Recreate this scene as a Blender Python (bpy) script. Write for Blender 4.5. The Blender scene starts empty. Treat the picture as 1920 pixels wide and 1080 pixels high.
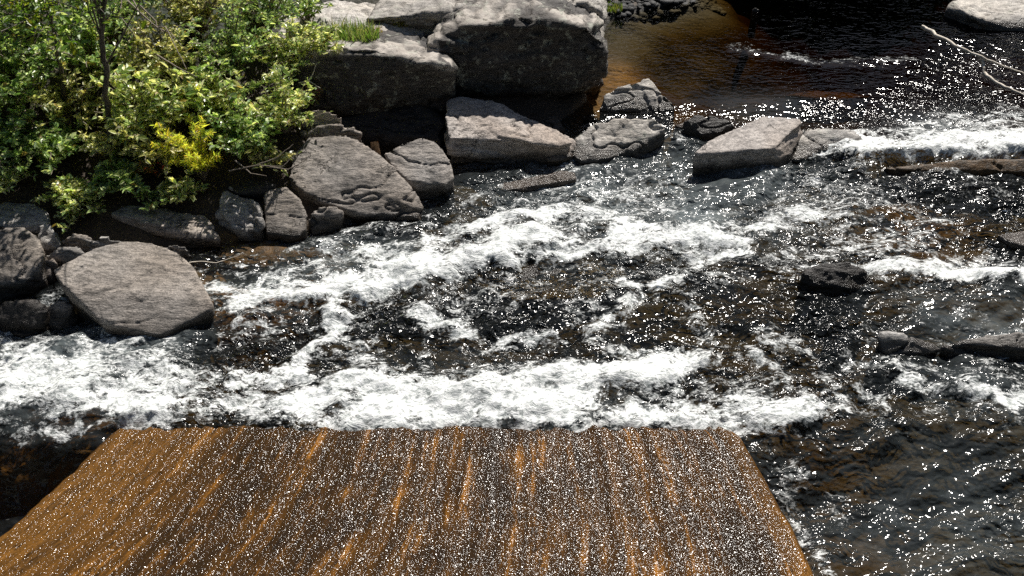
import bpy, bmesh, math, random
import numpy as np
from mathutils import Vector
R = math.radians
random.seed(7); RNG = np.random.default_rng(11)

# ------------------------------------------------------------------ camera, sky, sun, exposure
scene = bpy.context.scene
COL = scene.collection
CAM_H, PITCH, FPX = 5.5, R(38.0), 1598.0
cam_d = bpy.data.cameras.new("camera"); cam = bpy.data.objects.new("camera", cam_d); COL.objects.link(cam)
cam.location = (0, 0, CAM_H); cam.rotation_euler = (R(90) - PITCH, 0, 0)
cam_d.sensor_width = 36; cam_d.lens = 36 * FPX / 1920; cam_d.clip_end = 500; cam_d.clip_start = 0.1
scene.camera = cam

SUN_EL, SUN_AZ = R(52), R(26)
w = bpy.data.worlds.new("World"); scene.world = w; w.use_nodes = True
wn = w.node_tree.nodes; wl = w.node_tree.links; wn.clear()
sky = wn.new("ShaderNodeTexSky"); sky.sky_type = 'NISHITA'; sky.sun_disc = False
sky.sun_elevation = SUN_EL; sky.sun_rotation = SUN_AZ
bg = wn.new("ShaderNodeBackground"); bg.inputs[1].default_value = 0.05
wo = wn.new("ShaderNodeOutputWorld"); wl.new(sky.outputs[0], bg.inputs[0]); wl.new(bg.outputs[0], wo.inputs[0])
sd = bpy.data.lights.new("sun", 'SUN'); sd.energy = 5.0; sd.angle = R(0.53); sd.color = (1, .955, .89)
sun = bpy.data.objects.new("sun", sd); COL.objects.link(sun)
S = Vector((math.sin(SUN_AZ) * math.cos(SUN_EL), math.cos(SUN_AZ) * math.cos(SUN_EL), math.sin(SUN_EL)))
sun.rotation_euler = S.to_track_quat('Z', 'Y').to_euler()
scene.view_settings.view_transform = 'Standard'; scene.view_settings.look = 'None'
scene.view_settings.exposure = 0.3; scene.view_settings.gamma = 1.0
scene.cycles.use_denoising = False
scene.cycles.max_bounces = 6; scene.cycles.transparent_max_bounces = 8
scene.cycles.sample_clamp_indirect = 3.0
scene.cycles.caustics_reflective = False; scene.cycles.caustics_refractive = False
scene.render.filter_size = 1.1

# ------------------------------------------------------------------ noise
def _hash(ix, iy, iz, seed):
    h = (ix.astype(np.int64) * 374761393 + iy.astype(np.int64) * 668265263 + iz.astype(np.int64) * 2147483647 + seed * 974634777) & 0xFFFFFFFF
    h = ((h ^ (h >> 13)) * 1274126177) & 0xFFFFFFFF
    h = ((h ^ (h >> 16)) * 2246822519) & 0xFFFFFFFF
    return ((h ^ (h >> 15)) & 0xFFFFFF) / float(0xFFFFFF) * 2 - 1
def vnoise(p, seed=0):
    """value noise in about [-1, 1]; p is (n, 3)"""
    i = np.floor(p); f = p - i; u = f * f * f * (f * (f * 6 - 15) + 10)
    x, y, z = i[:, 0], i[:, 1], i[:, 2]; r = 0
    for a in (0, 1):
        wx = u[:, 0] if a else 1 - u[:, 0]
        for b in (0, 1):
            wy = u[:, 1] if b else 1 - u[:, 1]
            for c in (0, 1):
                wz = u[:, 2] if c else 1 - u[:, 2]
                r = r + wx * wy * wz * _hash(x + a, y + b, z + c, seed)
    return r
def fbm(p, octv=4, seed=0, gain=.5):
    r = 0; a = 1; t = 0
    for k in range(octv):
        r = r + a * vnoise(p * (2.03 ** k) + 17.3 * k, seed + k); t += a; a *= gain
    return r / t
def sstep(a, b, x):
    t = np.clip((x - a) / (b - a), 0, 1); return t * t * (3 - 2 * t)
def xyz(x, y, z=0):
    x = np.asarray(x, float); return np.stack([x, np.asarray(y, float) + 0 * x, np.asarray(z, float) + 0 * x], 1)

# ------------------------------------------------------------------ where things stand
CP, SP = math.cos(PITCH), math.sin(PITCH)
def ray(px, py):
    a = (px - 960) / FPX; b = (540 - py) / FPX
    return np.array([a, CP + b * SP, -SP + b * CP])
LIP = None
def water_base(x, y):
    """still level of the river: calm pool far off, rapids, low pool by the near left"""
    x = np.asarray(x, float); y = np.asarray(y, float)
    z = np.interp(y, [2, 4.6, 5.2, 6.5, 8.0, 9.6, 10.6, 40], [-.5, -.28, -.04, .08, .22, .36, .45, .45])
    lipy = 4.98 - .05 * np.sin((x + 3) * 2.2)
    drop = sstep(0.0, .34, lipy - y) * sstep(-1.4, -2.0, x)
    return z - .36 * drop
def hit_w(px, py, h=0.0):
    d = ray(px, py); z = .2
    for _ in range(12):
        t = (CAM_H - z) / -d[2]; p = d * t
        z = float(water_base(p[0:1], p[1:2])[0]) + h
    return Vector((p[0], p[1], CAM_H + d[2] * t))
def hit_y(px, py, Y):
    d = ray(px, py); t = Y / d[1]; return Vector((d[0] * t, Y, CAM_H + d[2] * t))

# the left bank: waterline traced on the ground
SHORE = [hit_w(a, b) for a, b in [(-700, 700), (-150, 600), (40, 552), (120, 500), (400, 455), (640, 425), (760, 370), (850, 330), (870, 262), (1040, 238),
                                  (1100, 190), (1128, 60), (1150, 34), (1215, 16), (1300, 2)]] + [Vector(p) for p in ((2.5, 17.2, 0), (2.0, 19.5, 0), (1.5, 22.0, 0), (4.0, 24.0, 0), (12, 24.0, 0), (18, 21.0, 0), (20, 6.0, 0), (20, -9, 0))]
POLY = np.array([[p.x, p.y] for p in SHORE] + [[70, -9], [70, 70], [-70, 70], [-70, SHORE[0].y]])
def shore_dist(x, y):
    """distance inland of the waterline, negative over the river"""
    x = np.asarray(x, float); y = np.asarray(y, float); best = np.full(x.shape, 1e9); inside = np.zeros(x.shape, bool)
    n = len(POLY)
    for k in range(n):
        a = POLY[k]; b = POLY[(k + 1) % n]; ab = b - a
        t = np.clip(((x - a[0]) * ab[0] + (y - a[1]) * ab[1]) / (ab @ ab), 0, 1)
        best = np.minimum(best, np.hypot(x - a[0] - t * ab[0], y - a[1] - t * ab[1]))
        if a[1] != b[1]:
            c = ((a[1] > y) != (b[1] > y)) & (x < (b[0] - a[0]) * (y - a[1]) / (b[1] - a[1]) + a[0]); inside ^= c
    return np.where(inside, best, -best)
def bed_z(x, y, fine=True):
    x = np.asarray(x, float); y = np.asarray(y, float)
    d = shore_dist(x, y); wb = water_base(x, y)
    rise = np.where(x < 1.6, .40, .10) * sstep(-.2, .8, d) * 0 + np.where(d > 0, np.minimum(d, 5) * np.interp(x, [-2, 2.2, 3.5], [.40, .22, .05]), 0)
    pool = sstep(9.9, 11.2, y)
    depth = .17 + .16 * sstep(0, 1.5, -d) + .75 * pool * sstep(.3, 2.2, -d) + 1.3 * sstep(11.3, 15, y) * sstep(.6, 2.5, -d)
    z = np.where(d > 0, wb + .03 + rise, wb - np.minimum(.04 + -d * (.42 + .25 * pool), depth))
    p = xyz(x, y)
    z = z + .16 * fbm(p * .8, 3, 5) * sstep(-.2, 1, np.abs(d))
    z = z + .42 * pool * sstep(.2, 1.5, -d) * fbm(p * 1.0, 3, 15)
    q = p.copy(); q[:, 1] *= 2.2
    z = z + np.where(d < 0, .11 * fbm(q * 1.6, 4, 9), .06 * fbm(p * 3, 3, 2))
    z = z - .55 * np.exp(-((x + 1.25) / .95) ** 2 - ((y - 9.35) / .45) ** 2)
    far = np.maximum(sstep(21, 30, y - .12 * np.abs(x)) * 8.0, sstep(13, 20, np.abs(x)) * 3.5)
    return z + far
def hit_g(px, py):
    d = ray(px, py); ts = np.linspace(4, 30, 600); P = ts[:, None] * d[None]
    g = np.maximum(bed_z(P[:, 0], P[:, 1]), water_base(P[:, 0], P[:, 1])); k = int(np.argmax(P[:, 2] + CAM_H < g))
    return Vector((P[k, 0], P[k, 1], float(g[k])))

# ------------------------------------------------------------------ object helpers
def tag(o, label=None, cat=None, group=None, kind=None):
    if label: o["label"] = label
    if cat: o["category"] = cat
    if group: o["group"] = group
    if kind: o["kind"] = kind
    return o
def mesh_np(name, V, loops, sizes, mat=None, parent=None, smooth=True, attrs=None):
    me = bpy.data.meshes.new(name); V = np.asarray(V, np.float32); loops = np.asarray(loops, np.int32).ravel(); sizes = np.asarray(sizes, np.int32)
    me.vertices.add(len(V)); me.vertices.foreach_set("co", V.ravel())
    me.loops.add(len(loops)); me.loops.foreach_set("vertex_index", loops)
    me.polygons.add(len(sizes)); st = np.concatenate([[0], np.cumsum(sizes)[:-1]]).astype(np.int32)
    me.polygons.foreach_set("loop_start", st); me.polygons.foreach_set("loop_total", sizes)
    me.polygons.foreach_set("use_smooth", np.full(len(sizes), smooth)); me.update(calc_edges=True)
    for k, (typ, arr) in (attrs or {}).items():
        a = me.attributes.new(k, typ, 'POINT')
        a.data.foreach_set({'FLOAT': 'value', 'FLOAT_COLOR': 'color', 'FLOAT_VECTOR': 'vector'}[typ], np.asarray(arr, np.float32).ravel())
    if mat: me.materials.append(mat)
    o = bpy.data.objects.new(name, me); COL.objects.link(o); o.parent = parent
    return o
def grid(name, X, Y, Z, mat, attrs=None):
    n, m = X.shape; V = np.stack([X.ravel(), Y.ravel(), Z.ravel()], 1)
    i = np.arange(n * m).reshape(n, m); F = np.stack([i[:-1, :-1], i[:-1, 1:], i[1:, 1:], i[1:, :-1]], -1).reshape(-1, 4)
    return mesh_np(name, V, F, np.full(len(F), 4), mat, attrs=attrs)
def empty(name, loc):
    o = bpy.data.objects.new(name, None); COL.objects.link(o); o.location = loc; o.empty_display_size = .1; return o
def tubes(name, paths, mat, parent=None, sides=6):
    """paths: list of (points, radii) joined as one mesh"""
    V = []; F = []; off = 0
    for pts, rad in paths:
        pts = [Vector(p) for p in pts]; n = len(pts)
        for i, p in enumerate(pts):
            t = (pts[min(i + 1, n - 1)] - pts[max(i - 1, 0)]).normalized()
            a = t.cross(Vector((.31, .9, .17))).normalized(); b = t.cross(a)
            for s in range(sides):
                g = s / sides * 2 * math.pi; V.append(p + (a * math.cos(g) + b * math.sin(g)) * rad[i])
        for i in range(n - 1):
            for s in range(sides):
                s2 = (s + 1) % sides
                F += [off + i * sides + s, off + i * sides + s2, off + (i + 1) * sides + s2, off + (i + 1) * sides + s]
        off += n * sides
    return mesh_np(name, [tuple(v) for v in V], F, np.full(len(F) // 4, 4), mat, parent)

# ------------------------------------------------------------------ materials
class MT:
    def __init__(s, name):
        s.m = bpy.data.materials.new(name); s.m.use_nodes = True; s.t = s.m.node_tree; s.t.nodes.clear()
        s.out = s.n("ShaderNodeOutputMaterial")
    def n(s, typ, **kw):
        o = s.t.nodes.new(typ)
        for k, v in kw.items(): setattr(o, k, v)
        return o
    def l(s, a, b): s.t.links.new(a, b)
    def put(s, sock, v):
        if hasattr(v, "is_output") or isinstance(v, bpy.types.NodeSocket): s.l(v, sock)
        else: sock.default_value = v
    def math(s, op, a, b=0.0, c=None, clamp=False):
        o = s.n("ShaderNodeMath", operation=op, use_clamp=clamp); s.put(o.inputs[0], a); s.put(o.inputs[1], b)
        if c is not None: s.put(o.inputs[2], c)
        return o.outputs[0]
    def mapr(s, v, a, b, c=0.0, d=1.0, smooth=False):
        o = s.n("ShaderNodeMapRange"); o.interpolation_type = 'SMOOTHSTEP' if smooth else 'LINEAR'
        for i, x in enumerate((v, a, b, c, d)): s.put(o.inputs[i], x)
        return o.outputs[0]
    def mix(s, f, a, b):
        o = s.n("ShaderNodeMix", data_type='RGBA'); s.put(o.inputs[0], f)
        for k, v in ((6, a), (7, b)):
            s.put(o.inputs[k], v if not isinstance(v, tuple) else (*v, 1)[:4])
        return o.outputs[2]
    def noise(s, vec, scale, detail=3, rough=.55, dist=0.0, col=False):
        o = s.n("ShaderNodeTexNoise"); s.put(o.inputs['Vector'], vec); o.inputs['Scale'].default_value = scale
        o.inputs['Detail'].default_value = detail; o.inputs['Roughness'].default_value = rough; o.inputs['Distortion'].default_value = dist
        return o.outputs['Color' if col else 'Fac']
    def vor(s, vec, scale, feature='F1', out='Distance'):
        o = s.n("ShaderNodeTexVoronoi", feature=feature); s.put(o.inputs['Vector'], vec); o.inputs['Scale'].default_value = scale
        return o.outputs[out]
    def pos(s): return s.n("ShaderNodeNewGeometry").outputs['Position']
    def objco(s): return s.n("ShaderNodeTexCoord").outputs['Object']
    def mapv(s, vec, scale=(1, 1, 1), rot=(0, 0, 0)):
        o = s.n("ShaderNodeMapping"); s.l(vec, o.inputs[0]); o.inputs['Scale'].default_value = scale; o.inputs['Rotation'].default_value = rot; return o.outputs[0]
    def attr(s, name, out='Fac'): return s.n("ShaderNodeAttribute", attribute_name=name).outputs[out]
    def bump(s, h, strength, dist, normal=None):
        o = s.n("ShaderNodeBump"); s.put(o.inputs['Strength'], strength); o.inputs['Distance'].default_value = dist; s.l(h, o.inputs['Height'])
        if normal: s.l(normal, o.inputs['Normal'])
        return o.outputs[0]
    def bsdf(s, col, rough=.8, normal=None, spec=.5, **kw):
        o = s.n("ShaderNodeBsdfPrincipled"); s.put(o.inputs['Base Color'], col if not isinstance(col, tuple) else (*col, 1)[:4]); s.put(o.inputs['Roughness'], rough)
        s.put(o.inputs['Specular IOR Level'], spec)
        if normal: s.l(normal, o.inputs['Normal'])
        for k, v in kw.items(): s.put(o.inputs[k], v)
        return o.outputs[0]
    def done(s, sh): s.l(sh, s.out.inputs[0]); return s.m

def rock_material(name, c1, c2, c3, strata=(1, 1, 5), rot=(.3, .2, .4), lichen=0.0, gloss=.62, wet=True, sc=1.0):
    m = MT(name); P = m.pos(); q = m.mapv(P, strata, rot)
    n1 = m.noise(P, 1.7 * sc, 4); n2 = m.noise(q, 9 * sc, 5, .65); n3 = m.noise(P, 60 * sc, 3, .7); n4 = m.noise(q, 34 * sc, 4, .7)
    c = m.mix(m.mapr(n1, .35, .65), c1, c2); c = m.mix(m.mapr(n2, .44, .66), c, c3)
    sp = m.mapr(m.math('ADD', m.math('MULTIPLY', n3, .5), m.math('MULTIPLY', n4, .5)), .38, .60, .50, 1.28)
    mu = m.n("ShaderNodeMix", data_type='RGBA', blend_type='MULTIPLY'); mu.inputs[0].default_value = 1; m.l(c, mu.inputs[6])
    cc = m.n("ShaderNodeCombineColor"); [m.l(sp, cc.inputs[i]) for i in range(3)]; m.l(cc.outputs[0], mu.inputs[7]); c = mu.outputs[2]
    oi = m.n('ShaderNodeObjectInfo').outputs['Random']; hs = m.n('ShaderNodeHueSaturation'); m.l(c, hs.inputs['Color']); m.l(m.mapr(oi, 0, 1, .72, 1.08), hs.inputs['Value']); m.l(m.mapr(m.noise(P, .9, 2), .35, .65, .65, 1.25), hs.inputs['Saturation']); c = hs.outputs[0]
    ck = m.math('ABSOLUTE', m.math('SUBTRACT', m.noise(m.mapv(P, (1, 1.3, 2.6), rot), 2.3 * sc, 5, .6), .5)); ck = m.math('ADD', ck, m.mapr(m.noise(P, 1.9, 2), .46, .60, .03, 0)); ck = m.mapr(ck, .002, .011); c = m.mix(m.mapr(ck, 0, 1, .75, 0), c, (.03, .026, .022))
    if name == 'rock_ledge': c = m.mix(m.math('MULTIPLY', m.attr('lit_cap'), .85), c, m.mix(m.mapr(n2, .4, .62), (.56, .51, .45), (.36, .32, .28)))     # lit top rim painted pale over a base darkened for the front's shade
    if lichen:
        lz = m.mapr(m.noise(P, 7, 5, .7), .62 - lichen * .12, .70 - lichen * .12)
        c = m.mix(m.math('MULTIPLY', lz, .7), c, (.40, .41, .34))
    crack = m.mapr(m.vor(m.mapv(m.n("ShaderNodeVectorMath", operation='ADD').outputs[0], (1, 1, 1)), 1) if False else n2, .30, .37)
    r = m.math('ADD', gloss - .12, m.math('MULTIPLY', n3, .25))
    if wet:   # the soaked band just above the water: set per vertex from the height over the river
        wv = m.attr("wet"); c = m.mix(m.math('MULTIPLY', wv, .8), c, (.018, .014, .010)); r = m.mapr(wv, 0, 1, r, .22)
    h = m.math('ADD', m.math('MULTIPLY', n2, 1.2), m.math('ADD', m.math('MULTIPLY', n4, .7), m.math('MULTIPLY', n3, .35)))
    h = m.math('ADD', h, m.math('ADD', m.math('MULTIPLY', crack, .5), m.math('MULTIPLY', ck, 1.0)))
    return m.done(m.bsdf(c, r, m.bump(h, 1.0, .014), .35))

M = {}
M['rock_brown'] = rock_material("rock_brown", (.36, .315, .275), (.46, .405, .355), (.13, .115, .10), (.8, 2.5, 4), (.2, .5, .5))
M['rock_grey'] = rock_material("rock_grey", (.42, .395, .37), (.54, .51, .475), (.17, .16, .15), (.8, 2.2, 4), (.3, .1, -.6))
M['rock_warm'] = rock_material("rock_warm", (.48, .405, .35), (.58, .50, .435), (.22, .185, .16), (1, 2, 4), (.1, .2, .2))
M['rock_pale'] = rock_material("rock_pale", (.54, .50, .45), (.66, .61, .54), (.25, .225, .20), (.7, 1.2, 5), (.1, .1, .1), .4)
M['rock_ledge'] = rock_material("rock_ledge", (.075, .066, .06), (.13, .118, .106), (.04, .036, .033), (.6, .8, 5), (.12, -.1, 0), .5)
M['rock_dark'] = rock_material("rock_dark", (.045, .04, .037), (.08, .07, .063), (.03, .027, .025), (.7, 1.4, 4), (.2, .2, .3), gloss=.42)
M['rock_sunk'] = rock_material("rock_sunk", (.11, .062, .024), (.16, .09, .034), (.05, .035, .02), (1, 1, 2), gloss=.5, wet=False)

def bed_material():
    m = MT("riverbed"); P = m.pos()
    land = m.attr("land"); gold = m.attr("gold"); grav = m.attr("gravel")
    n1 = m.noise(P, 1.1, 4); n2 = m.noise(m.mapv(P, (1, 3, 3), (0, 0, .5)), 8, 5, .65); v = m.vor(P, 16); n3 = m.noise(P, 45, 3, .7)
    c = m.mix(m.mapr(n1, .35, .65), (.015, .014, .012), (.032, .028, .022)); c = m.mix(m.mapr(n2, .42, .66), c, (.022, .019, .014))
    g = m.mix(m.mapr(n2, .35, .6), (.50, .26, .045), (.20, .10, .02)); c = m.mix(gold, c, g)
    pebb = m.mix(m.vor(P, 16, out='Color'), (.04, .038, .035), (.09, .085, .08)); c = m.mix(grav, c, pebb)
    soil = m.mix(m.mapr(n3, .4, .65), (.035, .024, .015), (.09, .062, .038)); c = m.mix(land, c, soil); c = m.mix(m.attr('wood'), c, m.mix(m.mapr(n1, .4, .6), (.008, .016, .005), (.018, .030, .009)))
    h = m.math('ADD', n2, m.math('ADD', m.math('MULTIPLY', n3, .3), m.math('MULTIPLY', v, .5)))
    return m.done(m.bsdf(c, .7, m.bump(h, 1.0, .03)))
M['bed'] = bed_material()

def water_material():
    m = MT("river_water"); P = m.pos()
    F = m.attr("foam"); MK = m.attr("milk_sky"); CH = m.attr("chop"); SK = m.attr("speck"); DP = m.attr("depth")
    warp = m.n("ShaderNodeVectorMath", operation='MULTIPLY_ADD'); m.l(m.noise(P, 2.6, 3, .6, col=True), warp.inputs[0]); warp.inputs[1].default_value = (.34, .34, .3); m.l(P, warp.inputs[2]); Q = warp.outputs[0]
    flow = m.mapv(Q, (1.0, 2.1, 1.2), (0, 0, R(-24)))
    fx = m.mapv(P, (1.0, 1.6, 1.2), (0, 0, R(-24)))
    # ripples
    r1 = m.noise(flow, 3.2, 0); r2 = m.noise(flow, 9, 0); r3 = m.noise(fx, 17, 1, .35)
    h = m.math('ADD', m.math('MULTIPLY', r1, 1.0), m.math('ADD', m.math('MULTIPLY', r2, .85), m.math('MULTIPLY', r3, .38)))
    nb = m.bump(h, m.mapr(CH, 0, 1, .06, 1.0), .075)
    # foam pattern: strings and lace
    a = m.noise(flow, 5.5, 6, .66); b = m.noise(fx, 30, 4, .7)
    ridge = m.math('SUBTRACT', 1.0, m.math('MULTIPLY', m.math('ABSOLUTE', m.math('SUBTRACT', m.noise(flow, 3.4, 5, .66), .5)), 6.0), clamp=True)
    ridge2 = m.math('SUBTRACT', 1.0, m.math('MULTIPLY', m.math('ABSOLUTE', m.math('SUBTRACT', m.noise(flow, 9.5, 4, .66), .5)), 6.0), clamp=True)
    t = m.math('ADD', m.math('MULTIPLY', a, .75), m.math('ADD', m.math('MULTIPLY', b, .44), m.math('ADD', m.math('MULTIPLY', ridge, .20), m.math('MULTIPLY', ridge2, .12))))   # mean about .82
    thr = m.mapr(F, 0, 1, 1.07, .53)
    f1 = m.mapr(m.math('SUBTRACT', t, thr), -.06, .17, smooth=True)
    sp = m.mapr(m.math('MULTIPLY', m.noise(fx, 44, 2, .5), m.mapr(a, .38, .62, .75, 1.12)), m.mapr(SK, 0, 1, .86, .56), m.mapr(SK, 0, 1, .90, .63), smooth=True)
    f = m.math('MAXIMUM', f1, sp)
    fh = m.math('ADD', m.noise(flow, 16, 4, .65), m.math('MULTIPLY', b, .5))
    f = m.math('MULTIPLY', f, m.math('ADD', m.mapr(m.math('ADD', fh, m.math('MULTIPLY', F, .22)), .62, .98, .38, 1.0, smooth=True), 0))
    fcol = m.mix(m.mapr(fh, .60, .85), (.54, .58, .56), (.90, .91, .90))
    foam = m.bsdf(fcol, .5, m.bump(fh, .5, .035), .3)
    # clear brown water: what light is left after the way down to the bed
    fr = m.n("ShaderNodeFresnel"); fr.inputs[0].default_value = 1.33; m.l(nb, fr.inputs[1])
    cc = m.n("ShaderNodeCombineColor")
    for i_, k_ in enumerate((.36, .21, .05)): m.l(m.math('MULTIPLY', m.math('POWER', k_, DP), .93), cc.inputs[i_])
    tr = m.n("ShaderNodeBsdfTransparent"); m.l(cc.outputs[0], tr.inputs[0])
    milk_sky = m.bsdf(m.mix(m.noise(flow, 12, 4, .6), (.065, .095, .125), (.34, .38, .37)), .6, nb, .1)  # aerated water; its blue dark tone also stands in for sky reflection
    body = m.n("ShaderNodeMixShader"); m.put(body.inputs[0], m.math('MAXIMUM', MK, m.math('MULTIPLY', m.mapr(F, .3, 1.0, 0, .65), m.mapr(a, .38, .6)))); m.l(tr.outputs[0], body.inputs[1]); m.l(milk_sky, body.inputs[2])
    gl = m.n("ShaderNodeBsdfGlossy", distribution='BECKMANN'); m.l(m.mapr(CH, .1, .6, .10, .17), gl.inputs['Roughness']); m.l(nb, gl.inputs['Normal'])
    wa = m.n("ShaderNodeMixShader"); m.l(fr.outputs[0], wa.inputs[0]); m.l(body.outputs[0], wa.inputs[1]); m.l(gl.outputs[0], wa.inputs[2])
    o = m.n("ShaderNodeMixShader"); m.l(f, o.inputs[0]); m.l(wa.outputs[0], o.inputs[1]); m.l(foam, o.inputs[2])
    return m.done(o.outputs[0])
M['water'] = water_material()

def slab_material():
    m = MT("wet_slab"); P = m.attr("grain", 'Vector')     # x across the bedding, y along it, metres
    s1 = m.noise(m.mapv(P, (1, .16, 1)), 2.3, 4, .6); s2 = m.noise(m.mapv(P, (1, .08, 1)), 12, 6, .7); s3 = m.noise(m.mapv(P, (1, .22, 1)), 36, 4, .7); pt = m.noise(P, 2.2, 5, .65); gr = m.noise(P, 95, 3, .7)
    edge = m.attr("edge")
    c = m.mix(m.mapr(m.math('ADD', m.math('MULTIPLY', s1, .7), m.math('MULTIPLY', pt, .5)), .50, .66), (.034, .017, .006), (.125, .054, .010))
    c = m.mix(m.mapr(s2, .58, .42, 0, .75), c, (.022, .013, .006))
    c = m.mix(m.math('MULTIPLY', m.mapr(s2, .55, .68), m.mapr(m.math('ADD', s1, pt), .85, 1.1, .2, .95)), c, (.48, .20, .028))
    c = m.mix(m.math('MULTIPLY', edge, m.mapr(m.math('ADD', m.math('MULTIPLY', s3, .5), m.math('MULTIPLY', s2, .5)), .38, .58, .12, .95)), c, (.33, .15, .03))
    c = m.mix(m.mapr(s3, .52, .64, 0, .85), c, (.02, .012, .006))
    c = m.mix(m.mapr(gr, .35, .62, .5, 0), c, (.012, .008, .004))
    P2 = m.pos()
    b2 = m.noise(P2, 56, 0, .5, .6); b3 = m.noise(P2, 90, 0, .5)
    h = m.math('ADD', b2, m.math('MULTIPLY', b3, .15))
    nb = m.bump(h, 1.0, .0135); nc = m.bump(m.math('ADD', s2, s3), .6, .02)
    base = m.bsdf(c, .9, nc, .0)
    film = m.n("ShaderNodeBsdfGlossy", distribution='BECKMANN'); film.inputs['Roughness'].default_value = .18; m.l(nb, film.inputs['Normal'])
    fr = m.n("ShaderNodeFresnel"); fr.inputs[0].default_value = 1.5; m.l(nb, fr.inputs[1])
    o = m.n("ShaderNodeMixShader"); m.l(fr.outputs[0], o.inputs[0]); m.l(base, o.inputs[1]); m.l(film.outputs[0], o.inputs[2])
    return m.done(o.outputs[0])
M['slab'] = slab_material()

def leaf_material(name, trans=.38, gloss=.38, spec=.55):
    m = MT(name); c = m.attr("tint", 'Color')
    p = m.bsdf(c, gloss, None, spec, **{'Coat Weight': .5, 'Coat Roughness': .3})
    t = m.n("ShaderNodeBsdfTranslucent"); mu = m.n("ShaderNodeMix", data_type='RGBA', blend_type='MULTIPLY'); mu.inputs[0].default_value = 1
    m.l(c, mu.inputs[6]); mu.inputs[7].default_value = (1.75, 1.75, .9, 1); m.l(mu.outputs[2], t.inputs[0])
    o = m.n("ShaderNodeMixShader"); o.inputs[0].default_value = trans; m.l(p, o.inputs[1]); m.l(t.outputs[0], o.inputs[2])
    return m.done(o.outputs[0])
M['leaf'] = leaf_material("leaf"); M['leaf_yellow'] = leaf_material("leaf_yellow", .55, .5, .3)
def simple(name, ca, cb, scale=20, rough=.8, bd=.004, st=(1, 1, 1)):
    m = MT(name); P = m.mapv(m.objco(), st); n = m.noise(P, scale, 4, .65)
    return m.done(m.bsdf(m.mix(m.mapr(n, .35, .65), ca, cb), rough, m.bump(n, .8, bd)))
M['bark'] = simple("bark", (.05, .042, .034), (.17, .145, .12), 40, .9, .008, (1, 1, .25))
M['twig'] = simple("twig", (.16, .13, .10), (.30, .25, .20), 30)
M['drift'] = simple("driftwood", (.60, .52, .42), (.80, .73, .62), 25, .7, .006, (1, 1, 1))
M['rotten'] = simple("rotten_wood", (.16, .09, .045), (.36, .22, .12), 35, .9, .01, (1, 1, .2))
M['blackwood'] = simple("wet_twig", (.010, .008, .006), (.02, .016, .012), 30, .4)
M['pebble'] = rock_material("pebble", (.05, .05, .05), (.10, .10, .10), (.03, .03, .03), wet=False)

# ------------------------------------------------------------------ riverbed and bank (one sheet)
def warped_axes(nu, nv, y0, y1, spread, flat=.72, far=90.0):
    v = np.linspace(0, 1, nv); y = y0 * (y1 / y0) ** v
    u = np.linspace(-1, 1, nu); uu = np.sign(u) * (np.abs(u) * flat + (1 - flat) * np.abs(u) ** 9 * 0 + 0)
    return u, y
def fan(nu, nv, y0=2.2, ymid=18.0, yfar=110.0, nfar=24, half=0.80, pad=2.0):
    y = np.concatenate([y0 * (ymid / y0) ** np.linspace(0, 1, nv), ymid * (yfar / ymid) ** np.linspace(0, 1, nfar + 1)[1:]])
    u = np.linspace(-1, 1, nu); out = np.array([1.25, 1.7, 2.6, 4.5, 9.0])
    u = np.concatenate([-out[::-1], u, out])
    Y, U = np.meshgrid(y, u, indexing='ij'); X = U * (half * Y + pad)
    return X, Y
X, Y = fan(420, 420)
x, y = X.ravel(), Y.ravel(); Zb = bed_z(x, y).reshape(X.shape); d = shore_dist(x, y)
def near_world(x, y, pts, rad):
    r = np.zeros(x.shape)
    for (px, py, s) in pts:
        c = hit_w(px, py); r = np.maximum(r, s * np.exp(-(((x - c.x) ** 2 + (y - c.y) ** 2) / rad ** 2)))
    return r
gold = np.clip(near_world(x, y, [(1175, 130, .6), (1225, 150, .35), (1160, 180, .5), (480, 500, .7), (60, 900, .40), (120, 880, .34), (20, 960, .3), (1540, 170, .25), (1560, 860, .12), (1600, 950, .12), (1730, 380, .3)], .62), 0, 1)
gravel = sstep(-.3, .1, d) * sstep(1.4, 2.0, x) * sstep(20, 18, y) * sstep(4.5, 4, x)
grid("riverbed", X, Y, Zb, M['bed'], {"land": ('FLOAT', sstep(0, .12, d)), "gold": ('FLOAT', gold), "gravel": ('FLOAT', gravel), "wood": ('FLOAT', np.clip(np.maximum(np.maximum(sstep(17, 19, y), sstep(13, 15, np.abs(x))), sstep(1.5, 3, d)), 0, 1))})
tag(bpy.data.objects["riverbed"], kind="structure")

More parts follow.
